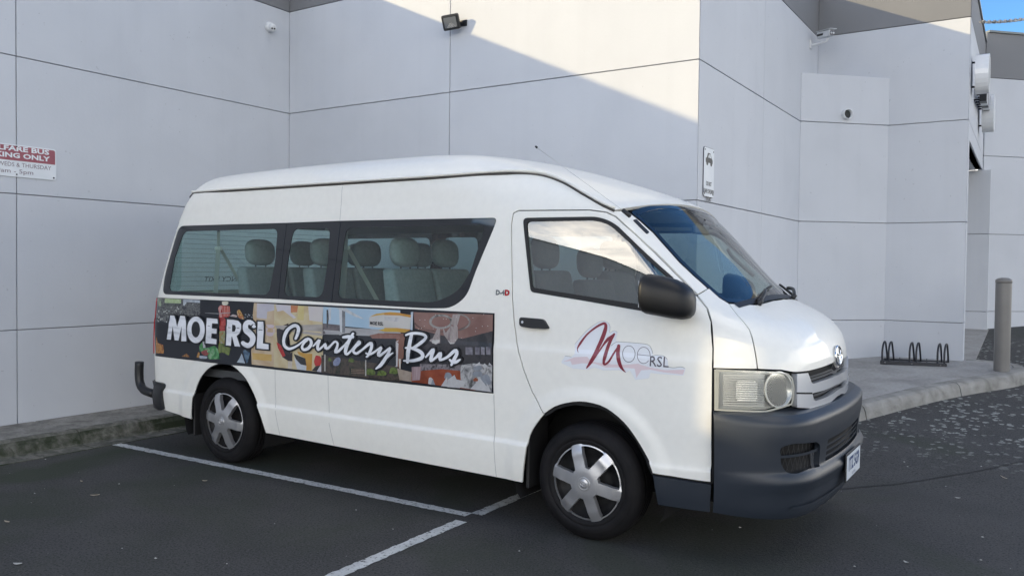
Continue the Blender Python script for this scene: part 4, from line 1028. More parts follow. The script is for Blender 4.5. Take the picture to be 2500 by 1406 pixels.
def seat(x, y, dark=False, dz=0):
    o = link('seat', SBd if dark else SB, None, van); o.location = (x, y, dz)
    for nm, me in (SMd if dark else SM): link(nm, me, None, o)
    return o
for rx in (-.05, .68, 1.46):
    for y in (-.53, -.07, .60): seat(rx, y)
seat(2.56, -.46, True); seat(2.56, .50, True); seat(2.60, .08, True, -.06)
for bx in (-.235, 1.14):
    bm = bmesh.new()
    for (p, q, w) in (((bx+.02, -.80, 1.86), (bx, -.79, 1.64), .035), ((bx, -.79, 1.64), (bx-.03, -.80, 1.15), .055), ((bx+.01, -.77, 1.63), (bx+.16, -.62, 1.25), .045)):
        p, q = Vector(p), Vector(q); v = [bm.verts.new(p+Vector((w/2*s_, 0, 0))) for s_ in (-1, 1)]+[bm.verts.new(q+Vector((w/2*s_, 0, 0))) for s_ in (1, -1)]; bm.faces.new(v)
    bmesh.ops.solidify(bm, geom=bm.faces[:], thickness=.003)
    b_ = from_bm('seat_belt', bm, M['belt'], van); box('belt_guide', (bx-.035, -.80, 1.625), (bx+.035, -.775, 1.655), M['belt'], b_, .008)
# dashboard, steering wheel, rear-view mirror
bm = bmesh.new(); prof = [(3.28, 1.02), (3.42, 1.29), (3.56, 1.325), (3.76, 1.305), (3.78, .95), (3.38, .9)]
a = [bm.verts.new((x, -.74, z)) for x, z in prof]; b_ = [bm.verts.new((x, .74, z)) for x, z in prof]; bm.faces.new(a); bm.faces.new(b_[::-1])
for i in range(6): bm.faces.new((a[i], b_[i], b_[(i+1) % 6], a[(i+1) % 6]))
bmesh.ops.bevel(bm, geom=bm.edges[:], offset=.03, segments=2, affect='EDGES'); from_bm('dashboard', bm, M['dash'], van, True)
bm = bmesh.new(); ctr = Vector((3.30, -.42, 1.33)); tl_ = math.radians(28)
tube(bm, [ctr+Vector((.19*math.cos(t)*math.sin(tl_)*-1, .19*math.sin(t), .19*math.cos(t)*math.cos(tl_))) for t in np.linspace(0, 2*math.pi, 36, endpoint=False)], .015, 8, True)
tube(bm, [ctr+Vector((0, -.19, 0)), ctr, ctr+Vector((0, .19, 0))], .018, 8); tube(bm, [ctr, ctr+Vector((.16, 0, -.2))], .03, 10)
from_bm('steering_wheel', bm, M['dash'], van, True)
rm = box('rear_view_mirror', (3.40, -.13, 1.735), (3.425, .13, 1.80), M['black'], van, .01); tube_obj('mirror_stem', [(3.42, 0, 1.79), (3.44, 0, 1.83)], .008, M['black'], rm)
for sg in (1, -1): tube_obj('grab_handle', smooth_line([(3.34, .76*sg, 1.66), (3.38, .70*sg, 1.62), (3.48, .70*sg, 1.53), (3.52, .76*sg, 1.48)], .03), .013, M['intrim'], van, 8)
# ---- exterior fittings -------------------------------------------------------------------------------------------------
# door mirror
def mirror_mesh(sg):
    bm = bmesh.new(); rings = []; n = 28
    # sections along depth (back glass face -> rounded front)
    for (t, sy, sz, ox) in ((0.0, .84, .84, 0), (.006, .93, .93, 0), (.025, 1.0, 1.0, .0), (.10, 1.0, 1.0, .0), (.17, .97, .975, .0), (.22, .88, .90, 0), (.255, .72, .76, 0), (.275, .50, .55, 0), (.285, .22, .25, 0)):
        ring = []
        for j in range(n):
            a = 2*math.pi*j/n; cy, cz = math.cos(a), math.sin(a); q = lambda v, p: math.copysign(abs(v)**p, v)
            yy = .103*sy*q(cy, .76); zz_ = .102*sz*q(cz, .72)
            drop = -.085*(t/.28)**1.5
            inn = .075*(t/.28)                       # front leans in to the door
            ring.append(bm.verts.new((3.525+t*.82, (-1.092+yy+inn)*sg, 1.392+zz_+drop*.6)))
        rings.append(ring)
    for A, B in zip(rings, rings[1:]):
        for j in range(n): bm.faces.new((A[j], A[(j+1) % n], B[(j+1) % n], B[j]))
    bm.faces.new(rings[0][::-1]); bm.faces.new(rings[-1]); return bm
for sg in (1, -1):
    mo = from_bm('door_mirror', mirror_mesh(sg), M['mirror'], van, True)
    if sg < 0: mo.location = (-.27, -.11, 0)          # the far mirror is folded back
    box('mirror_glass', (3.521, min(-1.165*sg, -1.02*sg), 1.325), (3.5245, max(-1.165*sg, -1.02*sg), 1.458), M['chrome'], mo)
    bm = bmesh.new(); tube(bm, [(3.63, -1.0*sg, 1.325), (3.66, -.96*sg, 1.315), (3.68, -.90*sg, 1.315)], [.045, .042, .05], 12); from_bm('mirror_arm', bm, M['mirror'], mo, True)
mb = rounded(strace([(1600, 735), (1665, 715), (1690, 745), (1692, 766), (1640, 769), (1590, 762)]), .02)
skin('mirror_foot', SIDE, [mb], M['mirror'], step=.04, off=.008, rim=.015)
# door handle
hd = rounded(strace([(1271, 774), (1330, 779), (1344, 803), (1300, 801), (1271, 796)]), [.018, .02, .02, .01, .02])
dh = skin('door_handle', SIDE, [hd], M['black'], step=.02, off=.016, rim=.03)
lk = strace([(1279, 786)])[0]; tcirc = np.array([(lk[0]+.008*math.cos(t), lk[1]+.008*math.sin(t)) for t in np.linspace(0, 2*math.pi, 14, endpoint=False)])
skin('door_lock', SIDE, [tcirc], M['chrome'], parent=dh[0], step=.02, off=.018, mirror=False, rim=.006)
# antenna
M['steel'] = mat('antenna_steel', (.55, .55, .55), .3, metal=.9)
an = tube_obj('antenna', [(3.318, -.872, 1.815), (2.735, -.872, 2.215)], .0012, M['steel'], van, 6)
tube_obj('antenna_tip', [(2.74, -.872, 2.2115), (2.728, -.872, 2.22)], .006, M['black'], an, 8)
tube_obj('antenna_base', [(3.29, -.868, 1.835), (3.335, -.876, 1.802)], .012, M['black'], an, 10)
vt = rounded(SIDE.fwd(trace([(1545, 538), (1553, 536), (1585, 568), (1579, 572)])), .006)
skin('pillar_vent', SIDE, [vt], M['black'], step=.03, off=.004, mirror=False, rim=.004)
# wipers
def wiper(p0, p1, tip_, name='wiper'):
    P = TOPP.inv(np.array([p0, p1, tip_])); Nn = grad(body, P); A = P[0]+Nn[0]*.02; B = P[1]+Nn[1]*.03; T_ = P[2]+Nn[2]*.014
    w = tube_obj(name, smooth_line([A, (A+B)/2+Nn[1]*.02, B], .03), .011, M['black'], van, 8)
    q = TOPP.inv(np.stack([np.linspace(p1[0]+(p1[0]-tip_[0])*.8, tip_[0], 10), np.linspace(p1[1]+(p1[1]-tip_[1])*.8, tip_[1], 10)], 1)); qn = grad(body, q)
    tube_obj('wiper_blade', [a_+b2_*.014 for a_, b2_ in zip(q, qn)], .008, M['rubber'], w, 6)
    tube_obj('wiper_pivot', [P[0]-Nn[0]*.01, P[0]+Nn[0]*.03], .016, M['black'], w, 10)
wiper((3.905, -.42), (3.865, -.22), (3.84, .02)); wiper((3.905, .30), (3.80, .52), (3.72, .66))
# cowl grille strip below the glass
ribbon('cowl_strip', TOPP, [(3.905-.16*y*y, y) for y in np.linspace(-.62, .62, 24)], .035, M['black'], off=.002, mirror=False)
# badge
V_, F_ = text_mesh('D-4D', .040, .002); b0 = strace([(1226.5, 715)])[0]
def on_side(V, F_, c, m, name, off=.002, parent=None, sx=1, sy=1):
    Q = SIDE.inv(np.stack([c[0]+V[:, 0]*sx, c[1]+V[:, 1]*sy], 1)); Q = Q+grad(body, Q)*off; return link(name, mesh(name, Q, F_), m, parent or van)
M['badge'] = mat('badge_grey', (.16, .17, .18), .3, metal=.5)
on_side(V_, F_, b0, M['badge'], 'engine_badge')
on_side(*text_mesh('D', .044, .003), (b0[0]+.036, b0[1]), M['red'], 'badge_letter', .003)
# ================================================================== PRINTED BANNER AND DOOR LOGO (film on the van's side)
T1, T2, T3, TL = K(370, 715, 7.4), K(670, 735, 7.029), K(940, 750, 6.389), K(1360, 770, 7.576)
banner = skin('side_banner', SIDE, [strace([(380, 725.5), (790, 744.5), (1208, 764.5), (1205, 960.5), (790, 915), (380, 868.5)])], mat('banner_black_film', (.010, .012, .018), .28), step=.018, seg=.02, off=.0018, mirror=False, rim=0)[0]
banner['label'] = 'black bordered photo collage banner with white lettering'
strace = lambda px: SIDE.fwd(trace_side(px))
lev = [.0021]
def lift2(V, F_, name, m, parent, dl=.00005):
    lev[0] += dl; P = SIDE.inv(V); P = P+grad(body, P)*lev[0]; return link(name, mesh(name, P, F_), m, parent)
def patch(px, m, name='photo_print', smooth_=False, parent=None, step=.022, dl=.00005):
    q = strace(px)
    if smooth_:
        q = smooth_line(np.concatenate([q, q[:1]]), .02)[:-1]
    V, T = cdt([q], step, .022)
    a = V[T]; ar = (a[:, 1, 0]-a[:, 0, 0])*(a[:, 2, 1]-a[:, 0, 1])-(a[:, 2, 0]-a[:, 0, 0])*(a[:, 1, 1]-a[:, 0, 1]); T = np.where((ar < 0)[:, None], T[:, ::-1], T)
    return lift2(V, T, name, m, parent or banner, dl)
_pm = {}
def pm(*stops, scale=30, stretch=None, dist=.5, vor=False, detail=5):
    key = (stops, scale, stretch, vor)
    if key not in _pm:
        stops = tuple(tuple(v*.70 for v in c) for c in stops); n = len(stops); st = [(.32+.36*i/max(1, n-1), c) for i, c in enumerate(stops)] if n > 1 else [(0, stops[0]), (1, stops[0])]
        _pm[key] = noisy('printed_photo', st, scale, detail, .26, dist, stretch=stretch, coat=.5, vor=vor)
    return _pm[key]
BLK, DK = (.010, .012, .018), (.025, .028, .035)
# hall with rows of chairs
patch(T1([(85, 87), (885, 130), (880, 395), (700, 420), (330, 400), (310, 560), (85, 440)]), pm(DK, (.06, .06, .07), (.20, .21, .2), (.03, .03, .035), (.34, .36, .34), scale=26))
patch(T1([(120, 95), (180, 97), (180, 240), (120, 235)]), pm((.35, .45, .28), (.5, .62, .42)))
patch(T1([(245, 100), (540, 115), (535, 190), (240, 180)]), pm((.40, .55, .25), (.62, .75, .45)))
patch(T1([(575, 115), (880, 132), (880, 180), (640, 165), (600, 230), (575, 225)]), pm((.42, .48, .55), (.66, .72, .78)))
patch(T1([(245, 185), (530, 192), (525, 235), (250, 235)]), pm((.02, .025, .03), (.16, .18, .16), scale=60))
for k in range(26):
    x = 90+random.random()*(220 if k < 13 else 400); y = 300+random.random()*220 if x < 300 else 250+random.random()*90
    if x > 320 and y > 380: continue
    w = 10+random.random()*16; patch(T1([(x, y), (x+w, y-6), (x+w*1.2, y+16), (x+4, y+20)]), pm((.45, .47, .44), (.62, .64, .6)))
# orange food, prawn cocktail, salad
patch(T1([(85, 780), (105, 800), (120, 900), (215, 935), (235, 1030), (225, 1095), (85, 1085)]), pm((.42, .14, .02), (.62, .28, .05), (.30, .10, .02), scale=22), smooth_=False)
patch(T1([(560, 1140), (640, 1090), (700, 1160), (560, 1150)]), pm((.25, .09, .02), (.4, .2, .05)))
patch(T1([(1215, 260), (1260, 220), (1300, 225), (1420, 240), (1430, 400), (1400, 440), (1300, 440), (1340, 470), (1370, 560), (1340, 690), (1240, 690), (1235, 560), (1215, 450), (1240, 360)]), pm((.38, .03, .03), (.58, .08, .06), (.30, .02, .02), scale=20))
for k in range(5): patch(T1([(1290+k*28, 240), (1300+k*28, 240), (1306+k*26, 420), (1296+k*26, 420)]), pm((.78, .30, .22), (.85, .5, .4)))
patch(T1([(1212, 280), (1245, 225), (1285, 240), (1260, 330), (1285, 440), (1240, 440)]), pm((.62, .22, .20), (.75, .42, .38)))
patch(T1([(1280, 160), (1340, 150), (1395, 165), (1385, 210), (1340, 225), (1290, 215)]), pm((.75, .70, .52), (.85, .82, .7)), smooth_=True)
patch(T1([(1230, 690), (1345, 685), (1350, 760), (1320, 930), (1230, 900)]), pm((.42, .36, .30), (.30, .34, .12), (.5, .12, .08), scale=34))
patch(T1([(1220, 900), (1340, 920), (1440, 1000), (1400, 1130), (1290, 1070), (1200, 1100)]), pm((.06, .10, .02), (.22, .28, .06), (.04, .07, .02), scale=24, stretch=(1, 1, .4)))
patch(T1([(1550, 330), (1590, 300), (1630, 350), (1680, 470), (1600, 460), (1560, 400)]), pm((.65, .50, .10), (.5, .12, .05), (.72, .68, .3), scale=46), smooth_=True)
patch(T1([(1420, 420), (1480, 385), (1560, 410), (1540, 440)]), pm((.55, .42, .40), (.7, .65, .62)))
for k in range(7): x = 1670+random.random()*170; y = 370+random.random()*70; patch(T1([(x, y), (x+24, y+4), (x+18, y+22), (x-2, y+16)]), pm((.30, .36, .42), (.5, .54, .58)))
patch(T1([(870, 960), (940, 860), (970, 930), (990, 1000), (1150, 950), (1200, 1000), (1230, 1110), (1240, 1190), (1050, 1200), (1000, 1080), (880, 1050)]), pm((.02, .12, .03), (.07, .32, .09), (.30, .50, .28), scale=24))
patch(T1([(900, 1070), (960, 1030), (1060, 1040), (1050, 1110), (960, 1130)]), pm((.28, .03, .03), (.40, .10, .08)), smooth_=True)
patch(T1([(820, 1160), (850, 1070), (880, 1070), (875, 1170)]), pm((.45, .18, .04), (.55, .30, .08)))
patch(T1([(880, 1130), (1010, 1150), (1000, 1185), (880, 1180)]), pm((.35, .42, .50), (.6, .65, .7)), smooth_=True)
patch(T1([(925, 860), (975, 880), (985, 990), (945, 990)]), pm((.45, .47, .5), (.62, .63, .64)))
patch(T1([(1550, 1255), (1640, 1090), (1700, 1270)]), pm((.42, .52, .62), (.6, .68, .74))); patch(T1([(1660, 1060), (1690, 1020), (1790, 1080), (1750, 1250), (1720, 1265)]), pm((.04, .09, .17), (.14, .24, .34)))
patch(T1([(970, 360), (1210, 368), (1450, 350), (1440, 360), (1210, 380), (980, 366)]), pm((.35, .36, .38), (.5, .5, .5)))
# beer glasses
patch(T1([(1860, 180), (2270, 205), (2290, 1340), (1820, 1290), (1810, 1060), (1850, 700), (1840, 400)]), pm((.60, .42, .24), (.74, .60, .42), (.66, .48, .28), scale=5))
patch(T1([(1915, 190), (2255, 205), (2250, 310), (2100, 340), (2090, 470), (1910, 450)]), pm((.62, .60, .68), (.74, .74, .80), scale=6))
patch(T1([(1830, 1080), (2180, 1110), (2180, 1230), (1835, 1200)]), pm((.68, .42, .10), (.76, .52, .18), scale=8))
patch(T1([(2080, 570), (2230, 590), (2220, 760), (2090, 760)]), pm((.62, .50, .54), (.72, .62, .66), scale=8), smooth_=True)
patch(T2([(5, 55), (845, 100), (835, 400), (850, 900), (815, 1215), (5, 1130)]), pm((.66, .50, .28), (.76, .66, .42), (.60, .42, .20), scale=4.5))
patch(T2([(30, 60), (300, 75), (290, 200), (380, 280), (340, 300), (160, 160), (60, 180)]), pm((.66, .62, .68), (.76, .74, .80), scale=6))
patch(T2([(290, 75), (415, 80), (400, 190), (290, 195)]), pm((.62, .20, .07), (.70, .34, .18), scale=7)); patch(T2([(420, 80), (520, 85), (510, 330), (400, 320)]), pm((.72, .58, .22), (.78, .68, .34), scale=6))
patch(T2([(590, 90), (850, 100), (830, 360), (610, 330)]), pm((.72, .68, .70), (.78, .74, .70), scale=6))
patch(T2([(20, 420), (830, 400), (840, 600), (500, 560), (30, 470)]), pm((.36, .33, .30), (.56, .52, .48), scale=9, stretch=(.4, 1, 2)))
patch(T2([(50, 460), (250, 380), (300, 850), (230, 1010), (60, 700)]), pm(BLK, (.05, .03, .03), (.12, .06, .05), scale=12))
patch(T2([(45, 700), (130, 760), (230, 1010), (150, 960), (70, 800)]), pm((.48, .02, .02), (.58, .05, .04)))
patch(T2([(150, 960), (320, 870), (320, 1030), (240, 1020)]), pm(BLK, (.04, .02, .02)))
patch(T2([(240, 1030), (320, 1025), (310, 1160), (245, 1150)]), pm((.66, .58, .48), (.75, .7, .62)))
patch(T2([(400, 860), (560, 900), (660, 900), (650, 1190), (560, 1180), (540, 980), (430, 920)]), pm((.56, .26, .03), (.70, .40, .08), scale=9)); patch(T2([(340, 900), (540, 980), (560, 1100), (420, 1080)]), pm(DK, (.05, .045, .04)))
patch(T2([(345, 960), (460, 1080), (560, 1110), (555, 1190), (400, 1165)]), pm((.62, .68, .76), (.74, .76, .8)))
patch(T2([(720, 930), (790, 940), (815, 1000), (800, 1100), (720, 1120), (690, 1030)]), pm((.55, .03, .03), (.62, .06, .05)), smooth_=True)
patch(T2([(650, 1190), (720, 1110), (800, 1100), (735, 1205)]), pm(BLK, (.06, .04, .04))); patch(T2([(735, 1205), (815, 1080), (815, 1215)]), pm((.66, .64, .7), (.74, .72, .76)))
# street front: sky, awning, drum shaped sign, garden
patch(T2([(850, 100), (2170, 160), (2175, 560), (1640, 470), (840, 400)]), pm((.42, .62, .80), (.56, .72, .86), scale=4))
patch(T2([(850, 440), (2175, 500), (2175, 620), (850, 570)]), pm((.34, .34, .35), (.62, .62, .62), scale=7, stretch=(.4, 1, 2)))
patch(T2([(840, 380), (1140, 410), (1130, 580), (845, 560)]), pm((.14, .12, .13), (.22, .19, .20)))
patch(T2([(905, 150), (935, 150), (945, 300), (925, 470), (905, 460)]), pm((.06, .06, .07), (.12, .12, .13)))
patch(T2([(940, 115), (985, 118), (980, 320), (945, 320)]), pm((.6, .66, .72), (.75, .78, .8))); patch(T2([(1170, 110), (1225, 115), (1220, 560), (1170, 560)]), pm((.20, .21, .23), (.32, .33, .35))); patch(T2([(1120, 120), (1170, 130), (1165, 560), (1130, 590)]), pm((.68, .72, .76), (.78, .8, .82)))
patch(T2([(1060, 110), (1225, 120), (1560, 310), (1500, 300), (1380, 260), (1225, 180)]), pm((.5, .56, .6), (.72, .74, .76)))
patch(T2([(1560, 310), (1800, 270), (2170, 310), (2140, 340), (1800, 320), (1640, 300)]), pm((.5, .52, .53), (.74, .74, .73), scale=30))
patch(T2([(1640, 280), (1700, 230), (2000, 190), (2175, 205), (2175, 480), (1640, 440)]), pm((.66, .65, .62), (.76, .75, .72), scale=5))
patch(T2([(1650, 270), (1760, 215), (2000, 185), (2175, 200), (2175, 250), (2000, 225), (1780, 245)]), pm((.68, .34, .06), (.76, .52, .14), scale=8))
patch(T2([(1800, 500), (1900, 470), (2175, 480), (2175, 515), (1900, 520)]), pm((.66, .42, .04), (.74, .56, .10), scale=8))
patch(T3([(0, 88), (230, 90), (415, 120), (400, 350), (200, 330), (0, 330)]), pm((.66, .64, .60), (.76, .74, .70), scale=5)); patch(T3([(0, 88), (230, 88), (415, 122), (412, 160), (230, 128), (0, 122)]), pm((.70, .36, .06), (.66, .30, .06), scale=7)); patch(T3([(0, 320), (200, 322), (400, 345), (395, 400), (200, 385), (0, 380)]), pm((.70, .46, .06), (.62, .26, .05), scale=7)); patch(T3([(415, 75), (450, 70), (440, 360), (405, 350)]), pm((.55, .68, .82), (.72, .78, .84)))
patch(T3([(0, 150), (250, 160), (210, 225), (0, 205)]), pm((.5, .5, .52), (.74, .73, .73), scale=26))
patch(T2([(1640, 590), (1800, 550), (2175, 570), (2175, 650), (1690, 640)]), pm((.28, .13, .10), (.36, .18, .14))); patch(T3([(0, 400), (330, 410), (300, 820), (210, 950), (190, 480), (0, 470)]), pm((.30, .14, .10), (.22, .10, .07), scale=9)); patch(T3([(180, 530), (225, 515), (205, 940), (165, 940)]), pm((.60, .60, .62), (.72, .7, .7)))
patch(T2([(850, 580), (1640, 600), (2100, 640), (2100, 1110), (1300, 1150), (850, 1000)]), pm(BLK, DK, (.02, .022, .03), scale=12))
patch(T2([(820, 920), (2170, 1130), (2175, 1380), (815, 1225)]), pm((.03, .028, .025), (.10, .075, .06), (.025, .035, .02), scale=16))
patch(T2([(1020, 1040), (1060, 980), (1120, 960), (1150, 1010), (1110, 1100), (1030, 1100)]), pm((.22, .26, .42), (.36, .40, .55)), smooth_=True)
for (x, y, w, h) in ((960, 1000, 60, 60), (1330, 1010, 100, 70), (1660, 1210, 160, 110), (1850, 1230, 160, 90), (2060, 1190, 150, 110)):
    patch(T2([(x-w*.5, y+h*.4), (x-w*.35, y-h*.4), (x+w*.1, y-h*.5), (x+w*.5, y-h*.1), (x+w*.45, y+h*.45), (x, y+h*.5)]), pm((.05, .08, .02), (.20, .28, .06), scale=40), smooth_=True)
for (x0, x1, y0, y1) in ((1570, 1590, 1010, 1280), (870, 890, 910, 1200)): patch(T2([(x0, y0), (x1, y0), (x1, y1), (x0, y1)]), pm((.48, .46, .42), (.6, .58, .54)))
for k in range(3): patch(T2([(1330, 1165+k*28), (1560, 1175+k*28), (1560, 1187+k*28), (1330, 1177+k*28)]), pm((.22, .15, .10), (.30, .21, .15)))
patch(T3([(200, 950), (430, 1010), (430, 1160), (240, 1130)]), pm((.36, .28, .22), (.50, .42, .35), scale=20)); patch(T3([(225, 800), (260, 805), (255, 960), (235, 950)]), pm((.68, .6, .52), (.76, .7, .62)))
# function room
patch(T3([(455, 75), (1695, 115), (1690, 400), (1220, 490), (900, 450), (480, 330)]), pm((.24, .12, .10), (.32, .18, .15), (.27, .14, .12), scale=5))
patch(T3([(560, 350), (900, 440), (1220, 490), (1690, 370), (1680, 900), (560, 900)]), pm(BLK, (.05, .045, .05), (.02, .022, .028), scale=9))
def ring_patch(T, cx, cy, rx, ry, w, m, rot=0, a0=0, a1=2*math.pi, n=30):
    o = [(cx+rx*math.cos(t), cy+ry*math.sin(t)) for t in np.linspace(a0, a1, n)]; i = [(cx+(rx-w)*math.cos(t), cy+(ry-w*.8)*math.sin(t)) for t in np.linspace(a1, a0, n)]
    q1, q2 = strace(T(o)), strace(T(i[::-1])); V = np.concatenate([q1, q2]); f = [(j, j+1, n+j+1, n+j) for j in range(n-1)]
    lift2(V, [t[::-1] for t in f], 'photo_print', m, banner)
ring_patch(T3, 900, 220, 440, 170, 26, pm((.14, .08, .07), (.22, .13, .11)), a0=.2, a1=3.0)
patch(T3([(580, 110), (1250, 110), (1330, 200), (1250, 300), (1000, 370), (620, 310)]), pm((.28, .14, .12), (.35, .20, .17), scale=6), smooth_=True)
ring_patch(T3, 885, 225, 185, 115, 40, pm((.05, .05, .05), (.42, .40, .38), (.10, .09, .08), scale=14)); ring_patch(T3, 1100, 230, 250, 140, 30, pm((.10, .07, .06), (.34, .30, .28), scale=12), a0=-1.4, a1=1.3)
for pts in ([(760, 480), (830, 320), (870, 330), (870, 560), (800, 580), (700, 520)], [(910, 300), (960, 400), (1040, 290), (1145, 300), (1150, 480), (1090, 570), (1020, 560), (930, 430)], [(1070, 110), (1190, 110), (1130, 320), (1040, 260)]): patch(T3(pts), pm((.24, .18, .18), (.48, .42, .40), (.34, .28, .27), scale=18, stretch=(2.5, 1, .5)))
for pts in ([(740, 500), (800, 520), (860, 480), (865, 540), (810, 575), (750, 560)], [(990, 520), (1040, 545), (1120, 500), (1090, 570), (1030, 575)]): patch(T3(pts), pm((.6, .58, .55), (.75, .73, .7)))
for k in range(22): x, y = 480+random.random()*1200, 100+random.random()*380; patch(T3([(x, y), (x+9, y+2), (x+8, y+11), (x-1, y+9)]), pm((.78, .75, .7)))
for (x, w) in ((1270, 60), (1330, 50), (1420, 70), (1510, 60), (1590, 70)): patch(T3([(x, 620), (x+w, 625), (x+w, 740), (x, 735)]), pm((.12, .11, .14), (.34, .33, .38), scale=22))
patch(T3([(560, 880), (1680, 900), (1680, 1010), (560, 990)]), pm((.05, .045, .05), (.30, .27, .29), (.08, .07, .08), scale=34))
patch(T3([(430, 1000), (900, 960), (1400, 1010), (1420, 1290), (430, 1160)]), pm((.28, .055, .025), (.38, .09, .04), (.24, .05, .02), scale=9))
patch(T3([(430, 930), (580, 920), (560, 1130), (440, 1140)]), pm((.36, .24, .25), (.52, .40, .42), scale=30, stretch=(4, 1, .3)))
patch(T3([(1200, 900), (1380, 870), (1690, 900), (1680, 1320), (1200, 1250), (1190, 1000)]), pm((.10, .10, .10), (.34, .34, .35), (.6, .6, .6), (.18, .17, .18), scale=22))
WH = ((.58, .58, .60), (.72, .72, .73)); GR = ((.26, .29, .34), (.36, .39, .44))
patch(T3([(690, 1190), (700, 1100), (740, 1095), (775, 1150), (770, 1205)]), pm(*WH), smooth_=True); patch(T3([(730, 1200), (760, 1110), (800, 1210)]), pm(*GR))
for pts in ([(940, 1100), (960, 1020), (1020, 1015), (1055, 1060), (1040, 1130)], [(1510, 1080), (1580, 1040), (1640, 1070), (1660, 1200), (1540, 1180)], [(1380, 1060), (1400, 1000), (1520, 1000), (1520, 1080)], [(1400, 900), (1480, 880), (1530, 960), (1400, 980)]): patch(T3(pts), pm(*GR), smooth_=True)
for pts in ([(890, 1225), (985, 1075), (990, 1235)], [(990, 1130), (1100, 1050), (1130, 1120), (1270, 1150), (1250, 1210), (1180, 1255), (990, 1240)], [(1340, 1270), (1430, 1180), (1480, 1080), (1600, 1230), (1600, 1170), (1640, 1240), (1660, 1315), (1450, 1290)], [(1390, 920), (1490, 850), (1510, 900)], [(1540, 900), (1570, 870), (1620, 920), (1560, 940)], [(1630, 900), (1640, 860), (1680, 900)]): patch(T3(pts), pm(*WH))
patch(T3([(1390, 1120), (1430, 1090), (1470, 1120), (1460, 1150), (1400, 1150)]), pm((.30, .08, .04), (.4, .12, .06)))
# small lettering on the drum sign in the photo
V_, F_ = text_mesh('MOE RSL', .030, .001); c_ = strace(T2([(1770, 385)]))[0]; lift2(np.stack([c_[0]+V_[:, 0], c_[1]+V_[:, 1]], 1), F_, 'photo_print', pm((.05, .05, .06)), banner)
# ---- lettering -----------------------------------------------------------------------------------------------------------------
def stroke_poly(q, w):
    """outline of a brush stroke through q (k,2) with widths w"""
    d = np.gradient(q, axis=0); d /= np.maximum(np.linalg.norm(d, axis=1, keepdims=True), 1e-9); n = np.stack([-d[:, 1], d[:, 0]], 1); w = np.asarray(w)/2; return q+n*w[:, None], q-n*w[:, None], d
def strokes(px_strokes, m, name, grow=0., parent=None, dl=.00004, step=.012):
    """each stroke = (pixels, width or widths in px); drawn as one ribbon with round ends"""
    lev[0] += .0001; vs, fs = [], []
    for pts, w in px_strokes:
        q = smooth_line(np.asarray(pts, float), 3.0 if len(pts) > 2 else 6.0)
        ww = np.interp(np.linspace(0, 1, len(q)), np.linspace(0, 1, len(w)), w) if hasattr(w, '__len__') else np.full(len(q), float(w)); ww = ww+2*grow
        A, B, d = stroke_poly(q, ww)
        k = len(q); cap0 = [q[0]+ww[0]/2*(np.array([math.cos(t), math.sin(t)])) for t in np.linspace(0, 2*math.pi, 12, endpoint=False)]; cap1 = [q[-1]+ww[-1]/2*(np.array([math.cos(t), math.sin(t)])) for t in np.linspace(0, 2*math.pi, 12, endpoint=False)]
        lev[0] += dl
        for P2, F_ in ((np.concatenate([A, B]), [(i, i+1, k+i+1, k+i) for i in range(k-1)]), (np.array(cap0), [tuple(range(12))]), (np.array(cap1), [tuple(range(12))])):
            X = trace_side(P2); X = X+grad(body, X)*lev[0]; lev[0] += dl; o_ = len(vs); vs += [tuple(p) for p in X]; fs += [tuple(o_+i for i in f) for f in F_]
    o = link(name, mesh(name, vs, fs), m, parent or banner)
    # keep every face looking outwards
    bm = bmesh.new(); bm.from_mesh(o.data)
    bm.normal_update()
    for f in bm.faces:
        if f.normal.y > 0: f.normal_flip()
    bm.to_mesh(o.data); bm.free(); return o
M['letter'] = noisy('white_silver_lettering', [(.30, (.50, .52, .56)), (.48, (.74, .76, .80)), (.7, (.80, .82, .86))], 3.4, 8, .3, 1.6, coat=.5, stretch=(.6, 1, 3))
M['halo'] = mat('black_print', (.006, .007, .010), .28)
def S1(pts, w): return (T1(pts), w/7.4 if not hasattr(w, '__len__') else [a/7.4 for a in w])
def S2(pts, w): return (T2(pts), w/7.029 if not hasattr(w, '__len__') else [a/7.029 for a in w])
def S3(pts, w): return (T3(pts), w/6.389 if not hasattr(w, '__len__') else [a/6.389 for a in w])
moe = dict(
    M_=[(297, 838), (330, 620), (358, 405), (435, 410), (488, 610), (540, 412), (625, 420), (645, 560), (652, 872), (560, 868), (568, 600), (510, 858), (440, 850), (405, 600), (372, 842)],
    E_=[(1000, 905), (1010, 680), (1020, 452), (1212, 470), (1222, 560), (1118, 552), (1112, 640), (1200, 648), (1198, 735), (1108, 728), (1100, 815), (1198, 835), (1195, 925)],
    L_=[(1920, 1000), (1935, 760), (1940, 515), (2040, 520), (2048, 700), (2035, 910), (2140, 925), (2138, 1018)])
ovalO = [(825+160*math.cos(t), 665+238*math.sin(t)) for t in np.linspace(0, 2*math.pi, 40, endpoint=False)]; ovalOi = [(822+78*math.cos(t), 660+142*math.sin(t)) for t in np.linspace(0, 2*math.pi, 30, endpoint=False)]
Rout = [(1365, 945), (1380, 720), (1388, 478), (1500, 485), (1590, 505), (1640, 560), (1640, 650), (1610, 730), (1560, 775), (1625, 968), (1525, 960), (1480, 790), (1470, 785), (1455, 950)]
Rin = [(1482, 575), (1535, 590), (1548, 640), (1530, 690), (1480, 700)]
S_stroke = [([(1872, 600), (1830, 545), (1770, 530), (1722, 580), (1730, 670), (1800, 730), (1850, 800), (1840, 890), (1780, 945), (1710, 930), (1675, 900)], [84, 88, 90, 94, 104, 108, 106, 96, 92, 86, 72])]
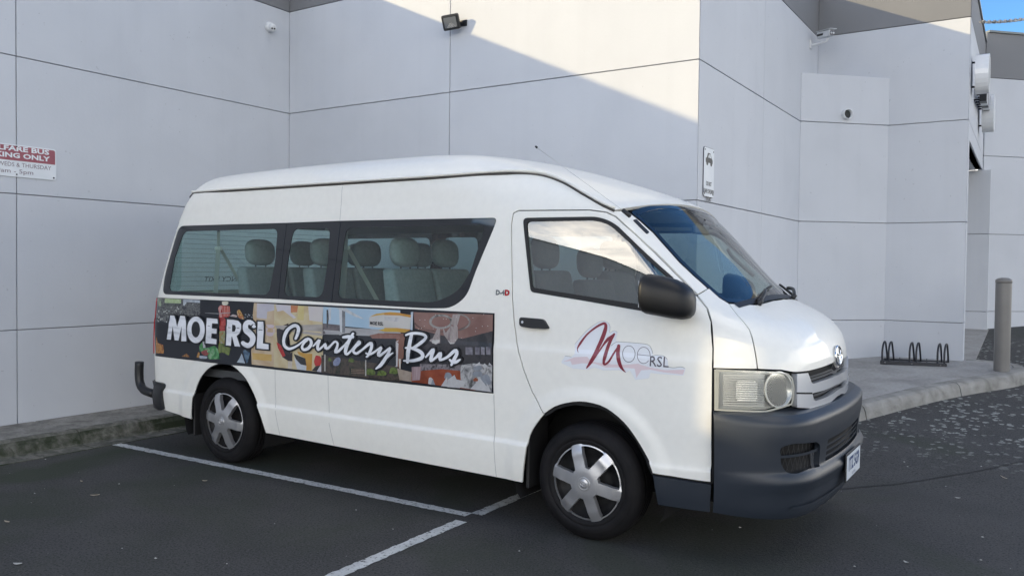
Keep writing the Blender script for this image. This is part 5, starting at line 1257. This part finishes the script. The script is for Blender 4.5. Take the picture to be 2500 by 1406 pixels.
def letter_patch(loops, m, name, parent=None):
    L_ = [strace(T1(p)) for p in loops]; V, T = cdt(L_, .022, .022); a = V[T]; ar = (a[:, 1, 0]-a[:, 0, 0])*(a[:, 2, 1]-a[:, 0, 1])-(a[:, 2, 0]-a[:, 0, 0])*(a[:, 1, 1]-a[:, 0, 1]); T = np.where((ar < 0)[:, None], T[:, ::-1], T); return lift2(V, T, name, m, parent or banner, .0001)
def grow(p, d): q = np.array(p, float); return inset(q, -d)
for p in (moe['M_'], ovalO, moe['E_'], Rout, moe['L_']): letter_patch([grow(p, 26)], M['halo'], 'letter_shadow')
strokes([S1(*S_stroke[0])], M['halo'], 'letter_shadow', grow=3.4)
for p in ([moe['M_']], [ovalO, ovalOi], [moe['E_']], [Rout, Rin], [moe['L_']]): letter_patch(p, M['letter'], 'letter')
strokes([S1(*S_stroke[0])], M['letter'], 'letter')
court = [
    S2([(390, 640), (425, 560), (440, 480), (410, 425), (350, 425), (270, 480), (210, 570), (185, 680), (205, 770), (270, 815), (340, 800), (420, 760), (500, 700), (560, 650), (600, 640)], [40, 52, 58, 56, 56, 58, 58, 52, 52, 52, 46, 34, 30, 30, 30]),
    S2([(600, 640), (650, 670), (655, 740), (600, 810), (530, 830), (500, 790), (530, 720), (590, 660)], [40, 50, 52, 56, 48, 40, 40, 44]),
    S2([(690, 770), (770, 690), (800, 665), (770, 760), (780, 830), (860, 770), (900, 730), (905, 800), (950, 800), (1030, 720), (1070, 690), (1110, 720), (1100, 790), (1070, 870), (1130, 850), (1240, 740), (1330, 640), (1375, 560)], [22, 36, 46, 50, 46, 32, 48, 50, 34, 36, 40, 48, 48, 44, 30, 40, 52, 40]),
    S2([(1205, 620), (1290, 612), (1375, 618)], [36, 50, 44]),
    S2([(1320, 650), (1270, 760), (1245, 870), (1270, 910), (1360, 830), (1440, 740), (1480, 690), (1490, 720), (1420, 780), (1380, 850), (1430, 895), (1520, 840), (1640, 740), (1690, 720), (1690, 800), (1640, 920), (1610, 950)], [56, 64, 62, 44, 36, 46, 48, 48, 42, 46, 44, 36, 44, 54, 52, 46, 34]),
    S2([(1600, 890), (1660, 910), (1740, 870), (1840, 800), (1860, 800), (1810, 900), (1830, 930), (1920, 870), (1990, 810), (2015, 810), (1960, 930), (1860, 1080), (1770, 1155)], [30, 40, 34, 40, 52, 48, 40, 34, 44, 56, 60, 58, 26]),
    S2([(1960, 960), (2020, 910), (2060, 885)], [40, 36, 22])]
bus = [
    S3([(350, 435), (420, 410), (520, 405), (610, 420), (660, 455), (640, 510), (560, 570), (450, 640)], [30, 42, 44, 46, 46, 46, 48, 40]),
    S3([(440, 420), (410, 560), (385, 700), (375, 850)], [48, 58, 62, 44]), S3([(345, 630), (420, 630), (540, 670), (610, 730), (590, 790), (480, 825), (380, 830), (318, 830)], [26, 44, 54, 58, 58, 50, 40, 24]),
    S3([(660, 775), (740, 690), (780, 655), (750, 760), (740, 830), (830, 770), (890, 715), (880, 800), (900, 815), (1000, 770), (1090, 690), (1130, 670), (1145, 720), (1090, 830), (1060, 895)], [24, 40, 52, 56, 46, 36, 56, 52, 38, 42, 50, 54, 54, 54, 36]),
    S3([(1035, 815), (1080, 850), (1130, 850), (1195, 810)], [34, 50, 50, 26])]
strokes(court+bus, M['halo'], 'letter_shadow', grow=4.6)
strokes(court, M['letter'], 'script_lettering'); strokes(bus, M['letter'], 'script_lettering')
# ---- door logo ------------------------------------------------------------------------------------------------------------------
lev[0] = .0018
M['film'] = noisy('white_vinyl_film', [(.3, (.76, .79, .84)), (.7, (.80, .82, .86))], 3, 4, .25, coat=.6); M['pink'] = mat('pale_pink_brush_mark', (.72, .60, .63), .3, coat=.5); M['maroon'] = noisy('maroon_vinyl', [(.3, (.20, .014, .032)), (.7, (.25, .022, .044))], 14, 4, .3, coat=.5); M['logoink'] = mat('dark_grey_logo_lettering', (.09, .085, .11), .4); M['filmedge'] = mat('grey_film_edge', (.20, .22, .22), .5)
logo_out = [(85, 850), (150, 745), (270, 760), (330, 710), (330, 540), (400, 440), (560, 270), (760, 130), (880, 100), (960, 140), (990, 210), (975, 320), (1060, 275), (1120, 310), (1090, 460), (1150, 485), (1400, 500), (1670, 535), (1740, 600), (1780, 740), (1800, 735), (1970, 745), (2050, 830), (2060, 945), (2160, 965), (2290, 945), (2380, 975), (2340, 1110), (1900, 1080), (1730, 1060), (1700, 1160), (1450, 1190), (1350, 1010), (1280, 1060), (1150, 1010), (850, 1010), (700, 960), (560, 1000), (300, 980), (90, 880)]
logo = patch(TL(logo_out), M['film'], 'door_logo', parent=van); logo['label'] = 'maroon script club logo on the cab door'
dl_ = dict(parent=logo)
patch(TL([(120, 850), (320, 770), (560, 760), (640, 850), (820, 880), (1000, 900), (1250, 910), (1500, 890), (1720, 960), (2000, 1010), (2360, 1000), (2330, 1090), (1980, 1050), (1720, 1000), (1560, 1010), (1470, 1150), (1440, 980), (1200, 960), (900, 960), (700, 890), (480, 880), (280, 910), (250, 840)]), M['pink'], 'brush_mark', parent=logo)
def SL(pts, w): return (TL(pts), [a/7.576 for a in w] if hasattr(w, '__len__') else w/7.576)
strokes([SL([(1000, 560), (1080, 500), (1160, 487), (1400, 503), (1670, 535), (1740, 600), (1775, 700)], 8), SL([(1750, 765), (1810, 737), (1970, 750), (2040, 810)], 8), SL([(2060, 950), (2160, 965), (2290, 948), (2360, 970)], 8), SL([(330, 530), (560, 270), (760, 130), (880, 105), (970, 160), (985, 260), (975, 320), (1060, 278), (1120, 310)], 4), SL([(155, 745), (270, 762)], 6)], M['filmedge'], 'film_edge', parent=logo)
strokes([SL([(398, 685), (380, 620), (430, 520), (560, 350), (720, 220), (840, 155), (890, 150), (905, 220), (850, 400), (740, 640), (640, 840), (550, 970)], [6, 44, 34, 32, 40, 46, 70, 76, 66, 62, 70, 22]), SL([(650, 840), (760, 690), (900, 490), (1000, 390), (1070, 330)], [50, 34, 30, 60, 8]), SL([(1060, 345), (985, 480), (920, 660), (870, 840), (880, 905), (960, 850), (1060, 690), (1150, 560)], [40, 60, 62, 66, 40, 34, 36, 34]), SL([(1145, 560), (1130, 700), (1150, 850), (1200, 970), (1272, 1050)], [60, 70, 72, 60, 8])], M['maroon'], 'script_letter', parent=logo)
ovl = lambda cx, cy, rx, ry, a0, a1, n=28: [(cx+rx*math.cos(t), cy+ry*math.sin(t)) for t in np.linspace(a0, a1, n)]
strokes([SL(ovl(1333, 710, 116, 150, 0, 2*math.pi), 10), SL([(1490, 722), (1600, 734), (1722, 745)]+ovl(1607, 735, 118, 150, 0, -5.55), 10)], M['logoink'], 'thin_letter', parent=logo)
V_, F_ = text_mesh('RSL', .075, .0005); c_ = strace(TL([(1885, 865)]))[0]; lift2(np.stack([c_[0]+V_[:, 0]*.95, c_[1]+V_[:, 1]], 1), F_, 'thin_letter', M['logoink'], logo)
# ================================================================== SMALL THINGS ROUND THE BUILDING
M['signwhite'] = noisy('sign_white', [(.3, (.66, .70, .73)), (.7, (.72, .75, .78))], 5, 4, .4); M['signred'] = noisy('faded_maroon_sign', [(.3, (.26, .06, .085)), (.7, (.32, .085, .11))], 5, 5, .45); M['signink'] = mat('faded_sign_lettering', (.22, .17, .20), .5); M['screw'] = mat('screw_head', (.05, .05, .055), .4, metal=.6); M['fixwhite'] = mat('white_plastic_housing', (.66, .68, .70), .4); M['lensblack'] = mat('camera_lens', (.006, .006, .008), .08, coat=1)
def rrect(w, h, r, n=5):
    pts = []
    for cx, cy, a in ((w/2-r, h/2-r, 0), (-w/2+r, h/2-r, 90), (-w/2+r, -h/2+r, 180), (w/2-r, -h/2+r, 270)):
        for k in range(n+1): t = math.radians(a+90*k/n); pts.append((cx+r*math.cos(t), cy+r*math.sin(t)))
    return pts
def plate_obj(name, poly, o, ax, ay, th, m, parent=None, lift=0):
    """flat plate: polygon in the (ax, ay) plane, thickness th along the normal"""
    o, ax, ay = map(lambda q: np.array(q, float), (o, ax, ay)); nn = np.cross(ax, ay); bm = bmesh.new()
    f = [bm.verts.new(o+ax*x+ay*y+nn*(lift+th)) for x, y in poly]; b = [bm.verts.new(o+ax*x+ay*y+nn*lift) for x, y in poly]; n = len(poly)
    bm.faces.new(f); bm.faces.new(b[::-1])
    for i in range(n): bm.faces.new((b[i], b[(i+1) % n], f[(i+1) % n], f[i]))
    return from_bm(name, bm, m, parent)
# --- parking sign on the left wall (wall faces +X; reading direction is +Y)
ax, ay = (0, 1, 0), (0, 0, 1)
tl_, br_ = on_plane([(137.5, 366)], 0, XL+.012)[0], on_plane([(137.5, 441)], 0, XL+.012)[0]
sw, sh = .80, abs(tl_[2]-br_[2]); sc = (XL+.004, tl_[1]-sw/2, (tl_[2]+br_[2])/2)
sg_ = empty('parking_sign', sc); tag(sg_, 'white and maroon welfare bus parking sign on the left wall', 'sign')
Z0 = (0, 0, 0)
plate_obj('sign_plate', rrect(sw, sh, .02), Z0, ax, ay, .006, M['signwhite'], sg_)
redp = [(x, y) for x, y in rrect(sw-.02, sh-.02, .018) if y > 0]; redh = sh*.46
poly = [(-(sw-.02)/2, sh/2-.010-redh), ((sw-.02)/2, sh/2-.010-redh)] + redp
plate_obj('sign_header', poly, Z0, ax, ay, .001, M['signred'], sg_, .0063)
def sign_line(s, hgt, wid, right_, y, m, bold):
    V, F_ = text_mesh(s, 1.0, bold); V = V.copy(); V[:, 0] = (V[:, 0]-V[:, 0].max())/(V[:, 0].max()-V[:, 0].min())*wid+right_
    V[:, 1] *= hgt/.7; P = np.stack([np.full(len(V), .0082), V[:, 0], V[:, 1]+y], 1); o = link('sign_lettering', mesh('sign_lettering', P, F_), m, sg_); o['kind'] = 'stuff'
rt_ = sw/2
sign_line('WELFARE BUS', .040, .57, rt_-.062, sh/2-.036, M['signwhite'], .035)
sign_line('PARKING ONLY', .040, .60, rt_-.055, sh/2-.094, M['signwhite'], .035)
sign_line('WEDS & THURSDAY', .036, .445, rt_-.045, sh/2-.172, M['signink'], 0)
sign_line('9am - 5pm', .036, .30, rt_-.20, sh/2-.228, M['signink'], 0)
for (yy, zz_) in ((sw/2-.022, -sh/2+.02), (-1.341-sc[1], sh/2-.016), (-1.341-sc[1], -sh/2+.02), (-sw/2+.022, -sh/2+.02)):
    bm = bmesh.new(); bmesh.ops.create_cone(bm, cap_ends=True, segments=10, radius1=.008, radius2=.006, depth=.005, matrix=Matrix.Translation((.009, yy, zz_)) @ Matrix.Rotation(math.pi/2, 4, 'Y')); from_bm('screw', bm, M['screw'], sg_)
# --- children warning sign on the return wall (faces +X)
c4 = on_plane([(1720, 358), (1743, 368), (1741, 482), (1717, 478)], 0, XR+.008); cc_ = c4.mean(0); w4 = .25; h4 = float(c4[0][2]-c4[3][2])
cs_ = empty('warning_sign', (XR+.003, cc_[1], cc_[2])); tag(cs_, 'tall white sign about leaving children in cars on the return wall', 'sign')
M['signedge'] = mat('grey_sign_border', (.12, .12, .14), .5)
plate_obj('sign_border', rrect(w4+.008, h4+.008, .03), Z0, ax, ay, .005, M['signedge'], cs_); plate_obj('sign_plate', rrect(w4, h4, .026), Z0, ax, ay, .0015, M['signwhite'], cs_, .0055)
car_body = [(-.085, -.028), (-.085, .005), (-.06, .015), (-.035, .055), (.025, .055), (.06, .015), (.085, .0), (.085, -.028)]
ic = plate_obj('car_symbol', [(x, y+.11) for x, y in car_body], Z0, ax, ay, .0006, M['black'], cs_, .0074)
for x in (-.048, .05): plate_obj('car_symbol', [(x+.024*math.cos(t), .080+.024*math.sin(t)) for t in np.linspace(0, 2*math.pi, 16, endpoint=False)], Z0, ax, ay, .0006, M['black'], cs_, .0076)
plate_obj('car_symbol', [(-.028, .125), (-.012, .155), (-.002, .155), (-.002, .125)], Z0, ax, ay, .0006, M['signwhite'], cs_, .0086)
plate_obj('car_symbol', [(.006, .125), (.006, .155), (.022, .155), (.04, .125)], Z0, ax, ay, .0006, M['signwhite'], cs_, .0086)
for s, y in (('DO NOT', -.10), ('LEAVE CHILDREN', -.165), ('IN CARS', -.23)): flat_text('sign_lettering', s, .052, (.0082, 0, y), ax, ay, M['black'], cs_, bold=.0012, sx=.62)
for x in (-1, 1):
    for y in (-1, 1):
        bm = bmesh.new(); bmesh.ops.create_cone(bm, cap_ends=True, segments=8, radius1=.006, radius2=.005, depth=.004, matrix=Matrix.Translation((.009, x*(w4/2-.02), y*(h4/2-.022))) @ Matrix.Rotation(math.pi/2, 4, 'Y')); from_bm('screw', bm, M['screw'], cs_)
# --- dome camera on the left wall
p = on_plane([(656, 67)], 0, XL)[0]
dc = empty('dome_camera', (XL, p[1], p[2])); tag(dc, 'small white dome security camera on the left wall near the corner', 'security camera')
def lathe_x(prof, n=28):
    bm = bmesh.new(); rings = [[bm.verts.new((h, r*math.cos(2*math.pi*j/n), r*math.sin(2*math.pi*j/n))) for j in range(n)] for r, h in prof]
    for A, B in zip(rings, rings[1:]):
        for j in range(n): bm.faces.new((A[j], A[(j+1) % n], B[(j+1) % n], B[j]))
    return bm
from_bm('mount', lathe_x([(.055, .002), (.056, .02), (.050, .040), (.001, .045)]), M['fixwhite'], dc, True)
bm = bmesh.new(); bmesh.ops.create_uvsphere(bm, u_segments=24, v_segments=16, radius=.046, matrix=Matrix.Translation((.05, .005, -.012))); from_bm('eyeball', bm, M['fixwhite'], dc, True)
ring = from_bm('face_plate', lathe_x([(.034, .0), (.036, .008), (.030, .010), (.001, .010)]), M['fixwhite'], dc, True); ring.location = (.083, -.008, -.028); ring.rotation_euler = (0, math.radians(28), math.radians(-25))
for k in (-1, 1):
    o = from_bm('lens', lathe_x([(.010, .0), (.010, .004), (.001, .005)], 16), M['lensblack'], ring, True); o.location = (.009, .013*k, .0)
# --- floodlight on the back wall
p = on_plane([(1133, 58)], 1, YB)[0]
fl = empty('floodlight', (p[0], YB, p[2])); tag(fl, 'black square floodlight on a bracket high on the back wall', 'floodlight')
M['flglass'] = mat('floodlight_glass', (.16, .17, .18), .25, coat=.5); M['flrefl'] = mat('floodlight_reflector', (.75, .75, .74), .25, metal=.8)
box('wall_plate', (-.04, -.014, -.03), (.04, -.001, .03), M['black'], fl, .004); tube_obj('arm', [(0, -.01, 0), (-.03, -.05, .0), (-.055, -.085, .0)], .010, M['black'], fl)
hd_ = empty('head', (-.075, -.115, -.005), 0, fl); hd_.rotation_euler = (math.radians(22), math.radians(-6), math.radians(18))
bm = bmesh.new(); bbox(bm, (-.088, -.028, -.074), (.088, .028, .074), .016, 3); bbox(bm, (-.07, .03, -.05), (.07, .05, .05), .006); from_bm('case', bm, M['black'], hd_)
plate_obj('glass', rrect(.128, .10, .008), (0, -.029, 0), (1, 0, 0), (0, 0, 1), .002, M['flglass'], hd_)
plate_obj('reflector', [(-.045, -.05), (.05, -.05), (.02, -.01), (-.01, -.005)], (0, -.032, 0), (1, 0, 0), (0, 0, 1), .001, M['flrefl'], hd_)
# --- bullet camera on the return wall, near the inner corner
p = on_plane([(1978, 110)], 0, XR)[0]
bc = empty('bullet_camera', (XR, p[1], p[2])); tag(bc, 'white bullet security camera on an arm by the inner corner', 'security camera')
box('wall_plate', (.0, -.035, -.05), (.012, .035, .05), M['fixwhite'], bc, .004); tube_obj('arm', smooth_line([(.01, 0, -.01), (.10, 0, .0), (.19, 0, .02), (.20, 0, .06)], .03), .014, M['fixwhite'], bc)
bdy = empty('camera_body', (.19, 0, .10), 0, bc); bdy.rotation_euler = (0, math.radians(6), math.radians(-40))
bm = bmesh.new(); bbox(bm, (-.15, -.038, -.035), (.10, .038, .04), .016, 3); from_bm('case', bm, M['fixwhite'], bdy); box('sun_shield', (-.15, -.045, .043), (.125, .045, .050), M['fixwhite'], bdy, .003)
plate_obj('face', rrect(.066, .06, .018), (.1005, 0, 0), (0, 1, 0), (0, 0, 1), .003, M['signedge'], bdy)
for y in (-.016, .016): o = from_bm('lens', lathe_x([(.012, .0), (.012, .004), (.001, .005)], 16), M['fixwhite'], bdy, True); o.location = (.1036, y, 0)
box('side_slot', (-.13, -.0405, -.012), (-.02, -.0385, .012), M['black'], bdy)
# --- vent pipe through the chamfer panel
A2, B2 = np.array([XR, 5.05]), np.array([3.596, YR]); d2 = (B2-A2)/np.linalg.norm(B2-A2); n2 = np.array([d2[1], -d2[0]])
dd = raydir([(2066, 280)])[0]; t = ((A2-CAM[:2])@n2)/(dd[:2]@n2); p = CAM+dd*t
vp_ = empty('vent_pipe', tuple(p), math.atan2(n2[1], n2[0])); tag(vp_, 'round white vent pipe end sticking out of the chamfered wall', 'vent pipe')
from_bm('pipe', lathe_x([(.062, -.01), (.062, .05), (.053, .05), (.053, -.008)]), M['fixwhite'], vp_, True); M['pipein'] = mat('pipe_inside', (.03, .034, .035), .7); from_bm('pipe_inside', lathe_x([(.0525, .004), (.001, .004)]), M['pipein'], vp_)
# --- raised letters of the club sign on the street side wall, seen edge-on
M['acryl'] = mat('white_sign_returns', (.72, .74, .76), .3, coat=.5)
cl = empty('raised_letter_sign', (0, 0, 0)); tag(cl, 'raised channel letters seen edge-on high on the far street wall', 'sign')
wx = lambda y: 4.44-(y-5.864)*.0159
def channel_letter(y0, z0, h, w, depth, gap, kind, m):
    """letter body: outline in (y,z) extruded along +x"""
    if kind == 'D': pl_ = [(0, 0), (w*.35, 0)] + [(w*.35+w*.65*math.sin(t), h/2-h/2*math.cos(t)) for t in np.linspace(.2, math.pi-.2, 10)] + [(w*.35, h), (0, h)]
    elif kind == 'C': pl_ = [(w*.5-w*.5*math.cos(t), h/2-h/2*math.sin(t)*1.0) for t in np.linspace(-math.pi/2, 1.5*math.pi, 26, endpoint=False)]
    elif kind == 'R': pl_ = [(0, 0), (.12*w, -.0), (w*.25, h*.4), (w*.6, 0), (w, 0), (w*.7, h*.45), (w, h*.62), (w*.95, h*.9), (w*.6, h), (-.06*w, h), (-.06*w, h*.93), (0, h*.88)]
    else: pl_ = [(0, 0), (w, 0), (w, h), (0, h)]
    bm = bmesh.new(); x0 = wx(y0)+gap; f = [bm.verts.new((x0+depth, y0+y, z0+z)) for y, z in pl_]; b = [bm.verts.new((x0, y0+y, z0+z)) for y, z in pl_]; n = len(pl_)
    bm.faces.new(f); bm.faces.new(b[::-1])
    for i in range(n): bm.faces.new((b[i], b[(i+1) % n], f[(i+1) % n], f[i]))
    o = from_bm('letter', bm, m, cl)
    for z in (z0+h*.18, z0+h*.8): tube_obj('standoff', [(x0-gap, y0+w*.4, z), (x0+.004, y0+w*.4, z)], .012, M['screw'], o, 8)
channel_letter(6.02, 3.62, .46, .40, .14, .04, 'C', M['acryl'])
for k in range(5): channel_letter(6.75+k*.24, 3.63+.012*k, .20, .16, .075, .06, 'I', M['black'] if k % 2 == 0 else M['acryl'])
channel_letter(7.75, 3.42, .50, .42, .14, .04, 'C', M['acryl'])
# --- overhead service cable
M['cable'] = noisy('grey_twisted_cable', [(.35, (.05, .05, .055)), (.6, (.45, .45, .44))], 30, 3, .5)
a_, b_ = CAM+raydir([(2396, 54)])[0]*11.2, CAM+raydir([(2620, 12)])[0]*13.5
bm = bmesh.new()
for k in range(2):
    pts = []
    for s in np.linspace(0, 1, 70):
        q = a_+(b_-a_)*s; an_ = s*60+k*math.pi; pts.append((q[0]+.012*math.cos(an_), q[1], q[2]-.25*s*(1-s)+.012*math.sin(an_)))
    tube(bm, pts, .011, 6)
tag(from_bm('overhead_cable', bm, M['cable'], None, True), 'twisted overhead service cable leading off the roof edge', 'cable')
# --- bollard
M['bollard'] = noisy('grey_bollard_paint', [(.3, (.155, .150, .142)), (.7, (.175, .17, .162))], 6, 4, .38, bump=.05, bscale=200)
bx_, by_ = 4.845, 5.42; bo = empty('bollard', (bx_, by_, gh(bx_, by_)+.128)); tag(bo, 'grey steel bollard with a domed cap on the kerb corner', 'bollard')
bm = bmesh.new(); lathe(bm, [(.078, 0), (.078, .955)], 40); from_bm('post', bm, M['bollard'], bo, True)
bm = bmesh.new(); lathe(bm, [(.076, .956), (.081, .958), (.081, .985), (.075, .994), (.05, 1.008), (.02, 1.013), (.001, 1.014)], 40); from_bm('cap', bm, M['bollard'], bo, True)
# --- bike rack
M['rack'] = mat('black_rack_tube', (.016, .018, .026), .4)
ra = empty('bike_rack', (3.66, 5.335, gh(3.66, 5.335)+.132)); tag(ra, 'low black three-bay floor bike rack on the footpath by the wall', 'bike rack')
e_ = np.array([4.31-3.66, 5.57-5.335]); rl_ = float(np.linalg.norm(e_)); ra.rotation_euler.z = math.atan2(e_[1], e_[0]); 
ra.rotation_euler.z = math.radians(10)
for (y, x0_, x1_) in ((0, -.02, .66), (.27, .02, .70)):
    o = box('floor_rail', (x0_, y-.016, .0), (x1_, y+.016, .045), M['rack'], ra, .004, 1)
    for x in (.03, .31, .60):
        bm = bmesh.new(); bmesh.ops.create_cone(bm, cap_ends=True, segments=8, radius1=.007, radius2=.007, depth=.006, matrix=Matrix.Translation((x, y-.019, .024)) @ Matrix.Rotation(math.pi/2, 4, 'X')); from_bm('bolt', bm, M['chrome'], o)
for x in (0.0, .068, .285, .353, .57, .638):
    tube_obj('wheel_hoop', smooth_line([(x, .0, .02), (x, .0, .16), (x+.012, .04, .235), (x+.024, .075, .255), (x+.036, .11, .235), (x+.055, .20, .10), (x+.062, .255, .03)], .03), .0105, M['rack'], ra, 8)
for x in (.19, .47): tube_obj('anchor_bolt', [(x, .135, 0), (x, .135, .075)], .005, M['rack'], ra, 6)
for x in (-.005, .655): tube_obj('cross_bar', [(x, 0, .02), (x+.02, .27, .02)], .012, M['rack'], ra, 8)
# --- litter
M['leaf'] = noisy('dry_leaf', [(.3, (.30, .24, .17)), (.7, (.45, .40, .32))], 40, 3, .8); M['paper'] = mat('pale_litter', (.42, .42, .40), .8)
def leaf(px, L, w, ang, label, name='fallen_leaf', m='leaf', curl=.004):
    p = on_plane([px], 2, .0)[0]; d = np.array([math.cos(ang), math.sin(ang)]); n_ = np.array([-d[1], d[0]]); v = []; k = 6
    for i in range(k+1):
        s = i/k-.5; ww = w*(1-(2*s)**2)*.5+.0008
        for q in (-1, 0, 1):
            x, y = p[:2]+d*L*s+n_*ww*q; v.append((x, y, gh(x, y)+.004+curl*abs(2*s)**2+.002*abs(q)))
    f = [(i*3+j, i*3+j+1, i*3+j+4, i*3+j+3) for i in range(k) for j in range(2)]
    me = mesh(name, v, f); bm = bmesh.new(); bm.from_mesh(me); bmesh.ops.solidify(bm, geom=bm.faces[:], thickness=.0012); bm.to_mesh(me); bm.free()
    tag(link(name, me, M[m]), label, 'litter', 'litter on the asphalt')
leaf((232, 1210), .055, .012, .9, 'curled brown leaf lying alone in the left foreground bay'); leaf((17, 1275), .05, .014, .1, 'pale brown leaf at the left edge of the foreground bay'); leaf((2450, 1177), .075, .007, -.9, 'pale thin twig on the driveway near the right edge', 'twig')
leaf((2338, 1217), .035, .016, .2, 'small pale scrap on the driveway left of the thin twig', 'paper_scrap', 'paper'); leaf((500, 1175), .035, .012, .5, 'small leaf in the bay below the rear wheel'); leaf((2212, 1374), .03, .014, -.5, 'tiny white scrap in the lower right foreground', 'paper_scrap', 'paper'); leaf((43, 1378), .045, .02, .6, 'white scrap near the bottom left corner', 'paper_scrap', 'paper'); leaf((199, 1176), .03, .008, .0, 'thin straw piece in the bay near the left kerb', 'straw')
vs_, fs_ = [], []
for k in range(120):
    if k < 60: x, y = -1.2+4.2*random.random(), -1.1-3.0*random.random()
    else: x, y = 3.6+2.4*random.random(), -1.5+5.5*random.random()
    if -1.08 < y < -.85 and x < 2.4: continue
    r = .002+.005*random.random()**3; z = gh(x, y)+.003; o = len(vs_); a0 = random.random()*6
    vs_ += [(x+r*1.5*math.cos(a0+t), y+r*math.sin(a0+t), z) for t in (0, 1.6, 3.1, 4.7)] + [(x, y, z+r*.8)]; fs_ += [(o+i, o+(i+1) % 4, o+4) for i in range(4)]
tag(link('grit', mesh('grit', vs_, fs_), M['paper']), 'scattered pale grit and crumbs on the asphalt', 'grit', kind='stuff')
